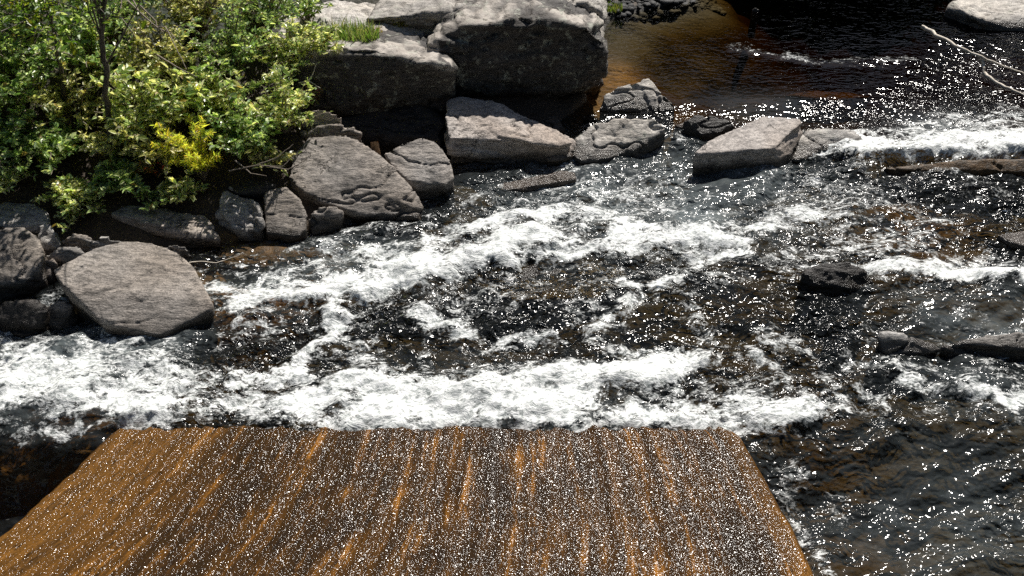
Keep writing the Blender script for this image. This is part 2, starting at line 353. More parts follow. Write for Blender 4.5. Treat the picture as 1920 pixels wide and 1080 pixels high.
# ------------------------------------------------------------------ water
# each run of white water: points, width towards the camera, width away from it (m), strength, hump height
RUNS = [
 ([(-260, 740), (0, 735), (130, 740), (240, 752), (300, 765)], .22, .42, .95, .07),
 ([(-100, 640), (60, 655), (200, 640), (330, 665)], .12, .18, .55, .02),
 ([(240, 780), (420, 775), (600, 788), (760, 788)], .05, .28, .62, .02),
 ([(600, 775), (760, 765), (900, 770), (1040, 762)], .24, .34, 1.0, .06),
 ([(1000, 790), (1150, 790), (1300, 792), (1440, 795), (1530, 780)], .10, .22, .80, .02),
 ([(640, 720), (760, 720), (900, 735), (1020, 715), (1130, 705), (1240, 690), (1310, 672)], .16, .14, .95, .07),
 ([(1130, 730), (1260, 740), (1400, 755), (1500, 765)], .18, .18, .50, .02),
 ([(450, 575), (560, 560), (680, 550), (760, 535)], .05, .22, 1.0, .08),
 ([(760, 530), (850, 512), (930, 492), (1000, 470)], .07, .34, 1.0, .10),
 ([(600, 470), (700, 480), (800, 465), (880, 440)], .16, .20, .62, .03),
 ([(880, 445), (940, 420), (1010, 400), (1080, 405), (1160, 408), (1195, 428)], .10, .14, .85, .05),
 ([(900, 470), (1000, 445), (1090, 440)], .12, .12, .72, .04),
 ([(1015, 484), (1110, 478), (1200, 468)], .03, .06, .95, .03),
 ([(1190, 462), (1280, 455), (1370, 460)], .07, .26, 1.0, .06),
 ([(1300, 440), (1400, 425), (1470, 405), (1530, 395)], .08, .12, .75, .03),
 ([(1330, 480), (1395, 486)], .03, .05, .8, .0),
 ([(980, 380), (1060, 360), (1120, 350)], .06, .10, .45, .0),
 ([(1610, 296), (1700, 295), (1800, 292), (1960, 292)], .05, .42, 1.0, .15),
 ([(1640, 280), (1700, 255), (1780, 240), (1920, 225)], .20, .30, .60, .03),
 ([(1640, 518), (1740, 520), (1850, 522), (1960, 530)], .05, .14, .95, .05),
 ([(1760, 500), (1830, 490)], .10, .16, .70, .03),
 ([(1560, 450), (1640, 490), (1700, 505)], .06, .08, .6, .02),
 ([(1310, 490), (1270, 515), (1230, 555)], .12, .12, .6, .02),
 ([(1165, 530), (1180, 560), (1150, 600), (1110, 622)], .11, .11, .60, .03),
 ([(1105, 625), (1140, 650), (1180, 670), (1250, 665)], .09, .10, .58, .02),
 ([(1270, 560), (1290, 610), (1330, 650)], .10, .12, .48, .02),
 ([(612, 575), (640, 605), (610, 645), (560, 690), (450, 715)], .06, .09, .92, .05),
 ([(640, 640), (700, 690), (720, 720)], .08, .08, .55, .02),
 ([(800, 590), (860, 620), (900, 650)], .12, .10, .62, .03),
 ([(900, 655), (980, 648), (1050, 640)], .03, .04, .7, .02),
 ([(780, 600), (800, 650), (790, 690)], .05, .05, .5, .03),
 ([(1405, 665), (1440, 700), (1470, 735)], .09, .09, .60, .02),
 ([(1440, 640), (1520, 690), (1560, 745)], .08, .08, .5, .02),
 ([(1700, 715), (1780, 735), (1850, 750), (1940, 752)], .06, .12, .72, .04),
 ([(1830, 752), (1940, 750)], .04, .05, 1.0, .03),
 ([(1620, 735), (1660, 750)], .10, .10, .6, .0),
 ([(1600, 680), (1700, 690), (1800, 700)], .06, .10, .42, .0),
 ([(1435, 810), (1450, 850), (1470, 900)], .05, .05, .32, .0),
 ([(1490, 960), (1515, 1010), (1545, 1075)], .04, .05, .62, .02),
 ([(1470, 900), (1500, 980)], .12, .12, .50, .0),
 ([(1560, 930), (1590, 960)], .10, .12, .45, .0),
 ([(1380, 90), (1450, 100), (1540, 115), (1620, 116), (1720, 108)], .06, .10, .42, .02),
 ([(1400, 500), (1430, 480), (1380, 520)], .08, .08, .40, .0),
 ([(420, 640), (480, 600), (560, 600)], .08, .1, .45, .02),
 ([(395, 545), (440, 530), (520, 520), (600, 500)], .08, .12, .58, .02),
 ([(620, 440), (700, 430), (800, 420)], .05, .06, .5, .01),
 ([(0, 800), (60, 808), (130, 800), (220, 790)], .02, .03, .55, .0),
 ([(-100, 815), (0, 822), (70, 825)], .02, .02, .40, .0),
 ([(1690, 800), (1780, 780), (1900, 775)], .03, .04, .35, .0),
 ([(1860, 480), (1900, 500)], .08, .08, .5, .0),
]
MILK_SKY = [(1700, 950, 1.0, .10), (1860, 1000, 1.0, .14), (1800, 600, .5, .22), (1880, 600, .4, .25), (90, 690, .5, .55), (60, 720, .5, .4), (250, 650, .35, .4), (1300, 415, .42, .65), (1270, 430, .35, .5), (1350, 405, .4, .4), (1800, 255, .5, .45), (740, 500, .35, .4), (650, 490, .4, .4), (520, 545, .3, .35),  # leading lower-right blobs paint in blue sky reflection; the others are aerated water
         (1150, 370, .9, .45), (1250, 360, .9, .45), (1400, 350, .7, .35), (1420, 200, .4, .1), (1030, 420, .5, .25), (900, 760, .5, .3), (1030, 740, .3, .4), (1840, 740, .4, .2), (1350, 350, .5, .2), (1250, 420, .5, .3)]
X, Y = fan(900, 760, y0=2.3)
x, y = X.ravel(), Y.ravel(); wb = water_base(x, y); d = shore_dist(x, y)
foam = np.zeros(x.shape); hump = np.zeros(x.shape); speck = np.zeros(x.shape)
wob = xyz(x, y) * 2.1; wx = x + .22 * fbm(wob * 1.6, 4, 31, .6); wy = y + .17 * fbm(wob * 1.6, 4, 37, .6); brk = .90 + .42 * fbm(xyz(x, y * 1.5) * 3.3, 3, 83)
for pts, wn_, wf, st, hh in RUNS:
    W = [hit_w(a, b) for a, b in pts]; best = np.full(x.shape, 1e9); sg = np.zeros(x.shape)
    bx0, bx1 = min(p.x for p in W) - 1.5, max(p.x for p in W) + 1.5; by0, by1 = min(p.y for p in W) - 1.5, max(p.y for p in W) + 1.5
    idx = np.nonzero((x > bx0) & (x < bx1) & (y > by0) & (y < by1))[0]; bb = np.full(idx.shape, 1e9); dy = np.zeros(idx.shape)
    for p, q in zip(W[:-1], W[1:]):
        ab = (q - p).xy; t = np.clip(((wx[idx] - p.x) * ab.x + (wy[idx] - p.y) * ab.y) / ab.length_squared, 0, 1)
        ex = wx[idx] - p.x - t * ab.x; ey = wy[idx] - p.y - t * ab.y; dd = np.hypot(ex, ey); mk = dd < bb; bb = np.where(mk, dd, bb); dy = np.where(mk, ey, dy)
    wd = np.where(dy < 0, wn_, wf) * 1.12; wd = np.where(wd < .1, wd * 1.4 + .02, wd); k = bb / wd
    foam[idx] = np.maximum(foam[idx], st * np.clip(1.12 * np.exp(-(k * .80) ** 2), 0, 1))
    hump[idx] = np.maximum(hump[idx], hh * np.exp(-k ** 2 * .8)); speck[idx] = np.maximum(speck[idx], .75 * st * np.exp(-(bb / (.30 + wd)) ** 2))
Pg = xyz(x, y)
def zone(pxpys, rad):
    return near_world(x, y, pxpys, rad)
rapid = sstep(10.4, 9.2, y) * sstep(.0, .35, -d)
calm = sstep(10.0, 10.9, y + .28 * np.maximum(x - 3.2, 0) * -1.0)      # the dark far pool, reaching nearer on the left
chop = np.clip(.62 + .35 * rapid - .80 * calm, .10, 1)
right = zone([(1850, 150, .7), (1800, 200, .8), (1900, 230, .9), (1750, 330, .6), (1650, 110, .25), (1860, 90, .4)], 1.05)
chop = np.clip(np.maximum(chop, right), 0, 1) * (1 - .42 * sstep(5.4, 4.7, y) * sstep(1.8, 2.6, x))
smooth_ = zone([(1780, 840, .55), (1700, 900, .4), (80, 820, .8), (160, 820, .8), (1050, 530, .35), (1180, 215, .4), (1400, 205, .5), (1470, 205, .5), (1250, 330, .3), (1400, 340, .3)], .42)
chop = np.clip(chop * 1.15, 0, 1.0) * (1 - smooth_) * (.72 + .75 * fbm(Pg * 1.7, 3, 91)) * np.where((y < 4.9) & (x < -1.6), .5, 1)
speck = np.clip(speck + rapid * .20 + right * .42, 0, 1) * (1 - .8 * calm * (1 - right)) * (1 - smooth_)
speck = speck * (.35 + .65 * sstep(4.6, 5.3, y)); speck = np.where((y < 4.95) & (x < -1.5), 0.02, speck)
foam = foam * np.clip(brk, .45, 1.15); foam = np.maximum(foam, (.25 + .42 * fbm(Pg * np.array([1.0, 1.5, 1]) * 1.3, 4, 77, .6)) * rapid * sstep(4.6, 5.2, y + .0 * x) * (1 - smooth_)); milk_sky = np.zeros(x.shape)
for px, py, r, s in MILK_SKY:
    c = hit_w(px, py); milk_sky = np.maximum(milk_sky, s * np.exp(-(((wx - c.x) / (r * 1.5)) ** 2 + ((wy - c.y) / r) ** 2)))
milk_sky = np.clip(milk_sky * (.8 + .5 * fbm(wob * 1.5, 3, 3)) + .03 * rapid, 0, .9)
# surface: long swells over the bedrock, chop, piled foam
P = xyz(x, y); rot = R(-24); Pf = xyz(x * math.cos(rot) - y * math.sin(rot), (x * math.sin(rot) + y * math.cos(rot)) * 1.8)
z = wb + rapid * (.09 * fbm(Pf * 1.3, 2, 41) + .055 * fbm(Pf * 3.6, 2, 43)) + chop * (.016 * fbm(Pf * 9, 3, 47) + .006 * fbm(Pf * 26, 2, 49))
z = z + hump + foam ** 2 * (.035 * np.abs(fbm(P * 6, 3, 53, .55)) + .005 * fbm(P * 24, 2, 59, .6)) + np.where(y < 5.2, .03 * fbm(Pf * 1.5, 3, 61), 0)
z = np.where(d > .6, wb - .25, z)
grid("river_water", X, Y, z.reshape(X.shape), M['water'], {"depth": ('FLOAT', np.clip(z - bed_z(x, y), .02, 3)), "foam": ('FLOAT', np.clip(foam, 0, 1)), "milk_sky": ('FLOAT', milk_sky), "chop": ('FLOAT', np.clip(chop, 0, 1)), "speck": ('FLOAT', np.clip(speck, 0, 1))})
tag(bpy.data.objects["river_water"], kind="structure")

# ------------------------------------------------------------------ rocks
def hull_bm(pts):
    bm = bmesh.new(); [bm.verts.new(p) for p in pts]
    r = bmesh.ops.convex_hull(bm, input=bm.verts, use_existing_faces=False)
    bmesh.ops.delete(bm, geom=[g for g in set(r['geom_interior'] + r['geom_unused']) if isinstance(g, bmesh.types.BMVert)], context='VERTS')
    bmesh.ops.recalc_face_normals(bm, faces=bm.faces); return bm
def rock_mesh(name, hulls, mat, vox, sm=3, amp=.03, layer=.02, seed=0, sdir=(.2, .1, 1), lfreq=9.0, parent=None, crack=.03, waterline=True, lit_cap=None):
    me = bpy.data.meshes.new(name); bm = bmesh.new()
    for h in hulls:
        b = hull_bm(h); t = bpy.data.meshes.new("t"); b.to_mesh(t); bm.from_mesh(t); bpy.data.meshes.remove(t); b.free()
    bm.to_mesh(me); bm.free()
    tmp = bpy.data.objects.new("tmp", me); COL.objects.link(tmp)
    a = tmp.modifiers.new("r", 'REMESH'); a.mode = 'VOXEL'; a.voxel_size = vox
    b = tmp.modifiers.new("s", 'SMOOTH'); b.factor = .5; b.iterations = sm
    dg = bpy.context.evaluated_depsgraph_get(); ev = tmp.evaluated_get(dg); em = ev.to_mesh()
    n = len(em.vertices); V = np.empty(n * 3, np.float32); em.vertices.foreach_get("co", V); V = V.reshape(-1, 3).astype(float)
    N = np.empty(n * 3, np.float32); em.vertex_normals.foreach_get("vector", N); N = N.reshape(-1, 3).astype(float)
    lo = np.empty(len(em.loops), np.int32); em.loops.foreach_get("vertex_index", lo)
    sz = np.empty(len(em.polygons), np.int32); em.polygons.foreach_get("loop_total", sz)
    ev.to_mesh_clear(); bpy.data.objects.remove(tmp); bpy.data.meshes.remove(me)
    s = Vector(sdir).normalized(); o = seed * 7.7; Q = V + o
    along = V @ np.array(s); lw = along * lfreq + 1.3 * fbm(Q * 1.1, 3, seed)
    li = np.floor(lw); fr = lw - li; zz = np.zeros(n)
    off = _hash(li, zz, zz, seed + 3); off2 = _hash(li + 1, zz, zz, seed + 3); k = sstep(.72, 1.0, fr); lay = off * (1 - k) + off2 * k
    side = 1 - np.abs(N @ np.array(s)) ** 2
    D = amp * fbm(Q * 1.9, 4, seed + 11) + amp * .35 * fbm(Q * 9, 3, seed + 13) + layer * lay * (.25 + .75 * side)
    qs = Q - .0; qs = qs * 3.2; qs[:, 2] *= 2.5
    D += layer * .6 * (np.abs(fbm(qs, 4, seed + 17)) * -2 + .5)
    cr = np.abs(fbm(Q * np.array([1.5, 1.5, 4.0]), 3, seed + 23)); D -= crack * sstep(.035, .0, cr)
    D += .12 * layer * fbm(Q * 30, 2, seed + 29)
    V2 = V + N * D[:, None]
    wz = V2[:, 2] - water_base(V2[:, 0], V2[:, 1]); wet = sstep(.17, .07, wz + .07 * fbm(Q * 4, 3, seed + 5)) if waterline else np.zeros(n)
    c = V2.mean(0); base = Vector((c[0], c[1], float(V2[:, 2].min())))
    ob = mesh_np(name, V2 - np.array(base), lo, sz, mat, parent, attrs={"wet": ('FLOAT', wet), "lit_cap": ('FLOAT', np.zeros(n) if lit_cap is None else sstep(-.04, .03, V2[:, 2] - np.interp(V2[:, 0], lit_cap[0], lit_cap[1]) + .12 * fbm(Q * np.array([2., 2, 6]), 4, seed + 41)))}); ob.location = base
    return ob
def top_hull(top, flare=1.0, down=.45, dy=0.0, extra=()):
    T = [hit_w(*p) for p in top]; c = sum(T, Vector()) / len(T); out = list(T)
    for p in T:
        b = c + (p - c) * flare; b.y += dy; b.z = float(water_base(np.array([b.x]), np.array([b.y]))[0]) - down; out.append(b)
    return out + [hit_w(*p) for p in extra]

BANK = "boulders lining the left bank"; MID = "rocks standing in the river"; LOW = "small stones between the bank boulders"; WETG = "wet rocks washed by the rapids"
def rock(label, top, mat, vox=.022, flare=.95, dy=0.0, group=BANK, name="boulder", cat="boulder", extra=(), **kw):
    o = rock_mesh(name, [top_hull(top, flare, kw.pop('down', .45), dy, extra)], M[mat], vox, **kw); tag(o, label, cat, group); return o

rock("large flat-topped grey brown boulder tilted beside the foam, biggest at lower left",
     [(100, 508, .34), (130, 490, .36), (167, 468, .37), (230, 450, .37), (290, 456, .36), (333, 474, .34), (363, 500, .31), (377, 535, .27), (400, 566, .24), (398, 578, .20), (345, 606, .13), (300, 629, .08), (253, 622, .10), (190, 603, .18), (165, 562, .26), (118, 535, .36)],
     'rock_brown', .02, .90, amp=.018, layer=.010, sm=2, seed=1, sdir=(.1, -.35, 1), lfreq=11, crack=.012)
rock("round smooth brown boulder at the left edge beside the large flat-topped one",
     [(-80, 460, .32), (-40, 436, .38), (0, 426, .40), (45, 425, .40), (72, 442, .35), (82, 475, .29), (76, 505, .23), (50, 526, .16), (0, 534, .14), (-60, 520, .2)], 'rock_brown', .022, .85, sm=9, seed=2, amp=.02, layer=.012)
rock("long low pale rock partly under leaves behind the round boulder",
     [(-90, 395, .34), (0, 376, .36), (55, 380, .36), (85, 392, .34), (98, 430, .22), (60, 418, .28), (0, 410, .30), (-80, 425, .30)], 'rock_grey', .022, .92, seed=3, amp=.035, layer=.03)
rock("dark broken block below the leafy overhang right of the round boulder", [(70, 420, .3), (95, 415, .32), (106, 440, .26), (104, 466, .12), (80, 470, .12)], 'rock_grey', .02, 1.0, seed=31, group=LOW, name="small_rock", cat="rock")
rock("long slanting flat rock under the shrubs, above the large flat-topped boulder",
     [(205, 400, .26), (230, 388, .28), (262, 384, .28), (330, 408, .22), (385, 402, .20), (405, 425, .17), (414, 448, .14), (400, 456, .08), (340, 446, .12), (300, 430, .20), (250, 408, .28)], 'rock_brown', .02, .88, seed=4, amp=.025, layer=.018, sm=2)
rock("jagged grey boulder with sharp facets, left one of the leaning pair",
     [(397, 398, .26), (415, 362, .34), (432, 353, .35), (462, 366, .33), (486, 380, .30), (494, 410, .22), (488, 436, .12), (462, 440, .08), (432, 428, .14), (405, 408, .22)], 'rock_grey', .018, .95, seed=5, amp=.045, layer=.03, sm=1, lfreq=7, sdir=(.8, .2, .4))
rock("rounded grey brown boulder with diagonal grain, right one of the leaning pair",
     [(496, 362, .32), (505, 350, .35), (535, 350, .35), (560, 372, .30), (576, 405, .20), (575, 432, .12), (560, 443, .08), (520, 440, .08), (497, 436, .10)], 'rock_brown', .018, .95, seed=6, amp=.022, layer=.018, sm=3, sdir=(.6, .2, -.6))
rock("dark flat stone tucked behind the leaning pair, under drooping twigs", [(420, 350, .34), (470, 336, .38), (520, 342, .38), (505, 358, .32), (440, 362, .32)], 'rock_dark', .022, 1.0, seed=32, group=LOW, name="small_rock", cat="rock")
rock("small low wet rock with a trickle, right of the leaning pair",
     [(575, 408, .16), (598, 388, .24), (625, 384, .26), (641, 392, .22), (640, 410, .12), (612, 430, .04), (585, 436, .03)], 'rock_brown', .016, 1.0, seed=7, name="rock", cat="rock")
rock("big grooved brown boulder sloping to the water right of the shrubs",
     [(540, 332, .36), (548, 288, .46), (580, 256, .52), (625, 250, .54), (668, 262, .52), (702, 286, .46), (738, 312, .38), (768, 370, .20), (795, 392, .08), (790, 411, .03), (735, 410, .05), (665, 396, .14), (600, 374, .24), (560, 352, .32)],
     'rock_brown', .02, .80, seed=8, amp=.035, layer=.024, sm=2, sdir=(.35, -.2, 1), lfreq=8, crack=.035)
rock("blocky brown boulder with a dark wet foot, right of the big grooved boulder",
     [(718, 288, .40), (745, 270, .46), (792, 254, .50), (820, 264, .46), (846, 298, .34), (852, 335, .22), (838, 345, .2), (800, 340, .22), (765, 338, .24), (738, 318, .30)], 'rock_brown', .018, .94, seed=9, amp=.03, layer=.02, sm=3)
rock("pinkish angular boulder half in shade below the cliff ledge",
     [(832, 215, .44), (840, 186, .46), (862, 181, .46), (912, 187, .44), (962, 204, .40), (1003, 224, .34), (1050, 247, .28), (1074, 264, .22), (1066, 286, .12), (1035, 270, .26), (990, 256, .32), (925, 254, .34), (872, 262, .32), (838, 260, .34)],
     'rock_warm', .02, .92, seed=10, amp=.04, layer=.03, sm=2, lfreq=7, crack=.04)
rock("low crumbled rock end beside the pinkish angular boulder, where the current enters",
     [(1030, 262, .16), (1060, 255, .16), (1078, 266, .12), (1070, 290, .06), (1050, 300, .04), (1025, 300, .06)], 'rock_warm', .018, 1.0, seed=11, name="rock", cat="rock")
rock("pointed pale grey rock right of the cliff ledge, standing in calm water",
     [(1123, 205, .03), (1134, 178, .16), (1155, 163, .22), (1190, 156, .24), (1216, 145, .27), (1240, 172, .17), (1266, 198, .05), (1260, 207, .01), (1200, 207, .02)], 'rock_pale', .015, 1.0, seed=12, amp=.025, layer=.025, sm=1, group=MID, sdir=(.8, .1, .3), lfreq=8)
rock("humped pale grey rock with a notch, between the pointed rock and the rapids",
     [(1074, 292, .03), (1080, 258, .14), (1112, 232, .24), (1165, 221, .30), (1228, 222, .28), (1250, 238, .20), (1236, 256, .12), (1190, 282, .05), (1140, 297, .02), (1090, 302, .01)], 'rock_pale', .016, 1.0, seed=13, amp=.03, layer=.025, sm=2, group=MID, sdir=(.7, .1, .5))
rock("low dark rock in shadow just left of the slab-topped block",
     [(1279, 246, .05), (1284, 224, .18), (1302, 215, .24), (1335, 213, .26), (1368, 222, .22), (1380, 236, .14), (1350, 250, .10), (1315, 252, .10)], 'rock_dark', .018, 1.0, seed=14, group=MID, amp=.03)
rock("thin pale shelf of rock touching the left side of the low dark rock", [(1262, 234, .03), (1285, 226, .06), (1292, 236, .05), (1275, 240, .03)], 'rock_warm', .016, 1.0, seed=34, group=MID, name="rock", cat="rock")
o = rock_mesh("rock_block", [top_hull([(1303, 286, .26), (1328, 264, .28), (1395, 232, .32), (1430, 218, .33), (1500, 222, .33), (1504, 229, .32), (1472, 258, .30), (1455, 276, .28), (1385, 272, .28), (1310, 289, .25)], 1.0, .5),
     top_hull([(1500, 230, .26), (1506, 250, .15), (1480, 290, .08), (1462, 312, .02), (1455, 280, .26), (1475, 258, .28)], 1.0, .5)], M['rock_warm'], .017, sm=1, amp=.014, layer=.018, seed=15, lfreq=10, sdir=(.05, .05, 1), crack=.0)
tag(o, "angular slab-topped warm grey block with a dark vertical front, in mid river", "boulder", MID)
rock("thin flat rock spit running right from the slab-topped block",
     [(1495, 262, .12), (1505, 240, .17), (1565, 243, .17), (1602, 243, .16), (1618, 261, .10), (1600, 268, .07), (1560, 268, .10), (1520, 290, .02), (1490, 300, .01)], 'rock_pale', .016, .97, seed=16, amp=.03, layer=.03, sm=1, group=MID, lfreq=14)
rock("rounded black wet rock alone in the rapids at right",
     [(1500, 532, .06), (1512, 508, .16), (1545, 491, .24), (1592, 490, .25), (1624, 508, .18), (1638, 528, .09), (1622, 542, .05), (1570, 538, .08), (1530, 534, .08)], 'rock_dark', .016, .98, seed=17, amp=.03, layer=.022, sm=3, group=MID)
rock("short split rock with a black broken end, left of the low pair at right",
     [(1645, 640, .10), (1652, 624, .16), (1668, 622, .17), (1725, 634, .10), (1765, 652, .03), (1735, 664, .01), (1672, 662, .03), (1655, 662, .04)], 'rock_grey', .015, .97, seed=18, amp=.02, layer=.016, sm=2, group=MID)
rock("long low grey rock running out of frame, right of the low pair at right",
     [(1760, 650, .04), (1800, 636, .10), (1860, 626, .15), (1930, 622, .17), (2010, 628, .16), (2010, 665, .08), (1920, 650, .10), (1850, 648, .10), (1790, 652, .05)], 'rock_grey', .018, .98, seed=19, amp=.025, layer=.02, sm=2, group=MID)
rock("small black rock awash upstream of the low pair", [(1558, 606, .03), (1580, 596, .05), (1618, 600, .05), (1620, 612, .02), (1590, 616, .01)], 'rock_dark', .015, 1.0, seed=20, group=WETG, name="rock", cat="rock")
rock("flat pinkish rock just awash at the right edge above the white crest", [(1868, 438, .04), (1925, 432, .06), (1990, 436, .06), (1990, 468, .03), (1925, 464, .02), (1885, 452, .02)], 'rock_warm', .018, 1.0, seed=21, amp=.015, layer=.01, group=MID, name="rock", cat="rock")
rock("broad smooth grey rock at the top right corner with a shaded left side",
     [(1772, 20, .08), (1786, 2, .20), (1840, -10, .26), (1930, -14, .28), (2060, -6, .28), (2060, 50, .05), (1925, 57, .02), (1874, 56, .02), (1838, 36, .15), (1806, 18, .19)], 'rock_pale', .03, 1.0, seed=22, amp=.03, layer=.012, sm=8, group=MID)
rock("dark red brown rock under thin water, crest of the small fall at right edge", [(1655, 312, .03), (1740, 304, .07), (1850, 298, .12), (1990, 298, .10), (1990, 322, .04), (1860, 322, .04), (1760, 320, .02), (1670, 318, .02)], 'rock_sunk', .02, 1.0, seed=23, amp=.02, layer=.01, group=WETG, name="rock", cat="rock")
rock("wet dark rock with water streaming over it at the left edge below the round boulder", [(-20, 590, .14), (20, 566, .24), (60, 560, .26), (84, 575, .20), (80, 610, .06), (40, 635, .0), (-20, 620, .02)], 'rock_dark', .018, 1.0, seed=24, group=WETG, amp=.04, layer=.03, name="rock", cat="rock")
rock("small wet brown rock between the streaming rock and the large flat-topped boulder", [(86, 575, .12), (110, 564, .17), (136, 568, .15), (134, 590, .07), (110, 612, .01), (92, 605, .02)], 'rock_brown', .015, 1.0, seed=25, group=WETG, amp=.03, name="rock", cat="rock")
rock("tan stone wedged upright against the left tip of the large flat-topped boulder", [(76, 505, .12), (84, 494, .18), (96, 500, .16), (94, 515, .1), (80, 530, .03)], 'rock_warm', .012, 1.0, seed=26, group=LOW, name="small_rock", cat="rock", amp=.01, layer=.008)
rock("flat tan stone behind the wedged upright stone", [(76, 490, .2), (100, 484, .22), (108, 494, .18), (92, 500, .14)], 'rock_warm', .012, 1.0, seed=35, group=LOW, name="small_rock", cat="rock", amp=.01, layer=.008)
rock("dark flat stone directly behind the left tip of the large flat-topped boulder", [(84, 482, .18), (108, 464, .26), (150, 462, .26), (160, 475, .22), (120, 490, .14)], 'rock_grey', .015, 1.0, seed=27, group=LOW, name="small_rock", cat="rock")
rock("low brown stone under leaves behind the flat-topped boulder's left shoulder", [(115, 450, .26), (140, 440, .30), (170, 446, .30), (168, 462, .22), (130, 466, .18)], 'rock_brown', .015, 1.0, seed=28, group=LOW, name="small_rock", cat="rock")
rock("flattish grey stone peeping over the top left rim of the flat-topped boulder", [(160, 448, .32), (190, 440, .36), (228, 444, .34), (232, 458, .26), (180, 466, .22)], 'rock_grey', .015, 1.0, seed=29, group=LOW, name="small_rock", cat="rock")
rock("small smooth stone behind the top right rim of the flat-topped boulder", [(298, 462, .16), (320, 456, .20), (348, 462, .18), (360, 476, .10), (352, 490, .03), (330, 486, .06)], 'rock_grey', .013, 1.0, seed=30, group=LOW, name="small_rock", cat="rock", amp=.01, layer=.008, sm=4)
rock("thin weathered slab, upper one of two under the edge of the shrubs", [(556, 222, .62), (575, 206, .70), (610, 204, .72), (642, 218, .66), (636, 228, .60), (600, 226, .60)], 'rock_warm', .02, .95, seed=36, group=BANK, name="rock", cat="rock")
rock("thick rusty slab, lower one of two under the edge of the shrubs", [(560, 250, .48), (580, 232, .58), (640, 230, .60), (676, 242, .54), (674, 262, .42), (620, 256, .46)], 'rock_brown', .02, .95, seed=37, group=BANK, name="rock", cat="rock", layer=.03, amp=.03)
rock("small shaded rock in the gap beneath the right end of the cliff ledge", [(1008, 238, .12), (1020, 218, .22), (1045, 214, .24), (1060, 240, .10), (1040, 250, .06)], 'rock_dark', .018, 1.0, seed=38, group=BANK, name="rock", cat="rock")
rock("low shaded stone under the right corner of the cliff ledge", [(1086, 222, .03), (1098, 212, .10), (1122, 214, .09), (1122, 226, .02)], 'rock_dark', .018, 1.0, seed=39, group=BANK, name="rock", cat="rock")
rock("flat tan rock just breaking the surface below the pinkish angular boulder", [(925, 350, .015), (960, 339, .03), (1030, 330, .03), (1050, 318, .035), (1078, 322, .03), (1082, 336, .01), (1020, 346, .01), (950, 356, .005)], 'rock_warm', .015, 1.0, seed=40, group=WETG, amp=.02, layer=.012, name="rock", cat="rock", down=.3)
rock("broad golden brown rock under shallow water below the leaning pair", [(395, 480, -.03), (440, 462, -.01), (520, 460, -.01), (600, 476, -.02), (560, 496, -.04), (440, 506, -.05)], 'rock_sunk', .02, 1.0, seed=41, group=WETG, amp=.02, layer=.01, name="rock", cat="rock")
rock("sunken olive flat rock in the far pool above the slab-topped block", [(1470, 178, -.06), (1520, 168, -.05), (1600, 172, -.05), (1630, 182, -.07), (1560, 188, -.09)], 'rock_sunk', .025, 1.0, seed=42, group=WETG, amp=.02, layer=.01, name="rock", cat="rock")
rock("broad dark slab of bedrock under thin water in mid rapids", [(880, 530, -.03), (950, 500, .0), (1060, 488, .01), (1160, 494, .0), (1180, 520, -.02), (1120, 560, -.05), (960, 565, -.06)], 'rock_dark', .025, 1.0, seed=43, group=WETG, amp=.02, layer=.015, name="rock", cat="rock")
rock("small reddish rock just awash below the foam, upstream of the slab's right corner", [(1500, 742, .0), (1530, 732, .01), (1562, 736, .005), (1550, 748, -.01)], 'rock_warm', .015, 1.0, seed=44, group=WETG, amp=.01, layer=.006, name="rock", cat="rock")
rock("tiny far stone poking from the dark pool near the top", [(1408, 18, .02), (1416, 12, .09), (1426, 18, .02), (1416, 22, .0)], 'rock_grey', .02, 1.0, seed=45, group=MID, name="small_rock", cat="rock", amp=.01, layer=.004)
rock("dark hump of rock with water curling round it, in the foam at upper mid rapids", [(862, 450, .0), (872, 425, .05), (888, 418, .06), (896, 440, .03), (890, 462, -.01)], 'rock_dark', .015, 1.0, seed=46, group=WETG, amp=.02, name="rock", cat="rock")

# cliff ledge on the far side of the boulders
def off(ps, dx, dy, dz): return [p + Vector((dx, dy, dz)) for p in ps]
def setz(ps, z, dy=0): return [Vector((p.x, p.y + dy, z)) for p in ps]
rim = [hit_y(a, b, c - .3) for a, b, c in [(806, 92, 10.3), (830, 64, 10.4), (880, 46, 10.45), (960, 30, 10.5), (1060, 38, 10.5), (1112, 58, 10.5), (1136, 80, 10.6)]]
low = [hit_y(a, b, c) for a, b, c in [(815, 150, 10.15), (850, 165, 10.1), (960, 172, 10.2), (1080, 170, 10.3), (1136, 130, 10.55)]]
H1 = rim + off(rim, 0, 1.1, .02) + low + setz(low, .25, .55) + setz(off(rim, 0, 1.3, 0), .1)
rim2 = [hit_y(a, b, c - .3) for a, b, c in [(560, 96, 9.9), (620, 92, 9.9), (700, 92, 9.88), (770, 112, 9.86), (852, 122, 9.95)]]
back2 = [hit_y(a, b, c) for a, b, c in [(560, 50, 10.9), (690, 50, 10.9), (780, 68, 10.6), (835, 92, 10.3)]]
low2 = [hit_y(a, b, c - .15) for a, b, c in [(560, 190, 9.75), (640, 205, 9.7), (740, 165, 9.85), (840, 148, 9.98)]]
H2 = rim2 + back2 + low2 + setz(low2, .3, .3) + setz(back2, .2)
o = rock_mesh("rock_ledge", [H1, H2], M['rock_ledge'], .028, sm=1, amp=.07, layer=.06, seed=51, lfreq=5, sdir=(.04, .12, 1), crack=.05, waterline=True, lit_cap=([p.x for p in rim2] + [p.x for p in rim], [p.z - .02 for p in rim2] + [p.z + .03 for p in rim]))
tag(o, "massive overhanging cliff ledge with a lichen-spotted front face darkened for shade and top rim painted sunlit", "rock ledge")
f3 = [hit_y(a, b, c - .25) for a, b, c in [(690, 34, 10.95), (800, 22, 10.95), (900, 12, 11.0), (1000, 4, 11.1), (1098, 4, 11.15), (1130, 16, 11.2)]]
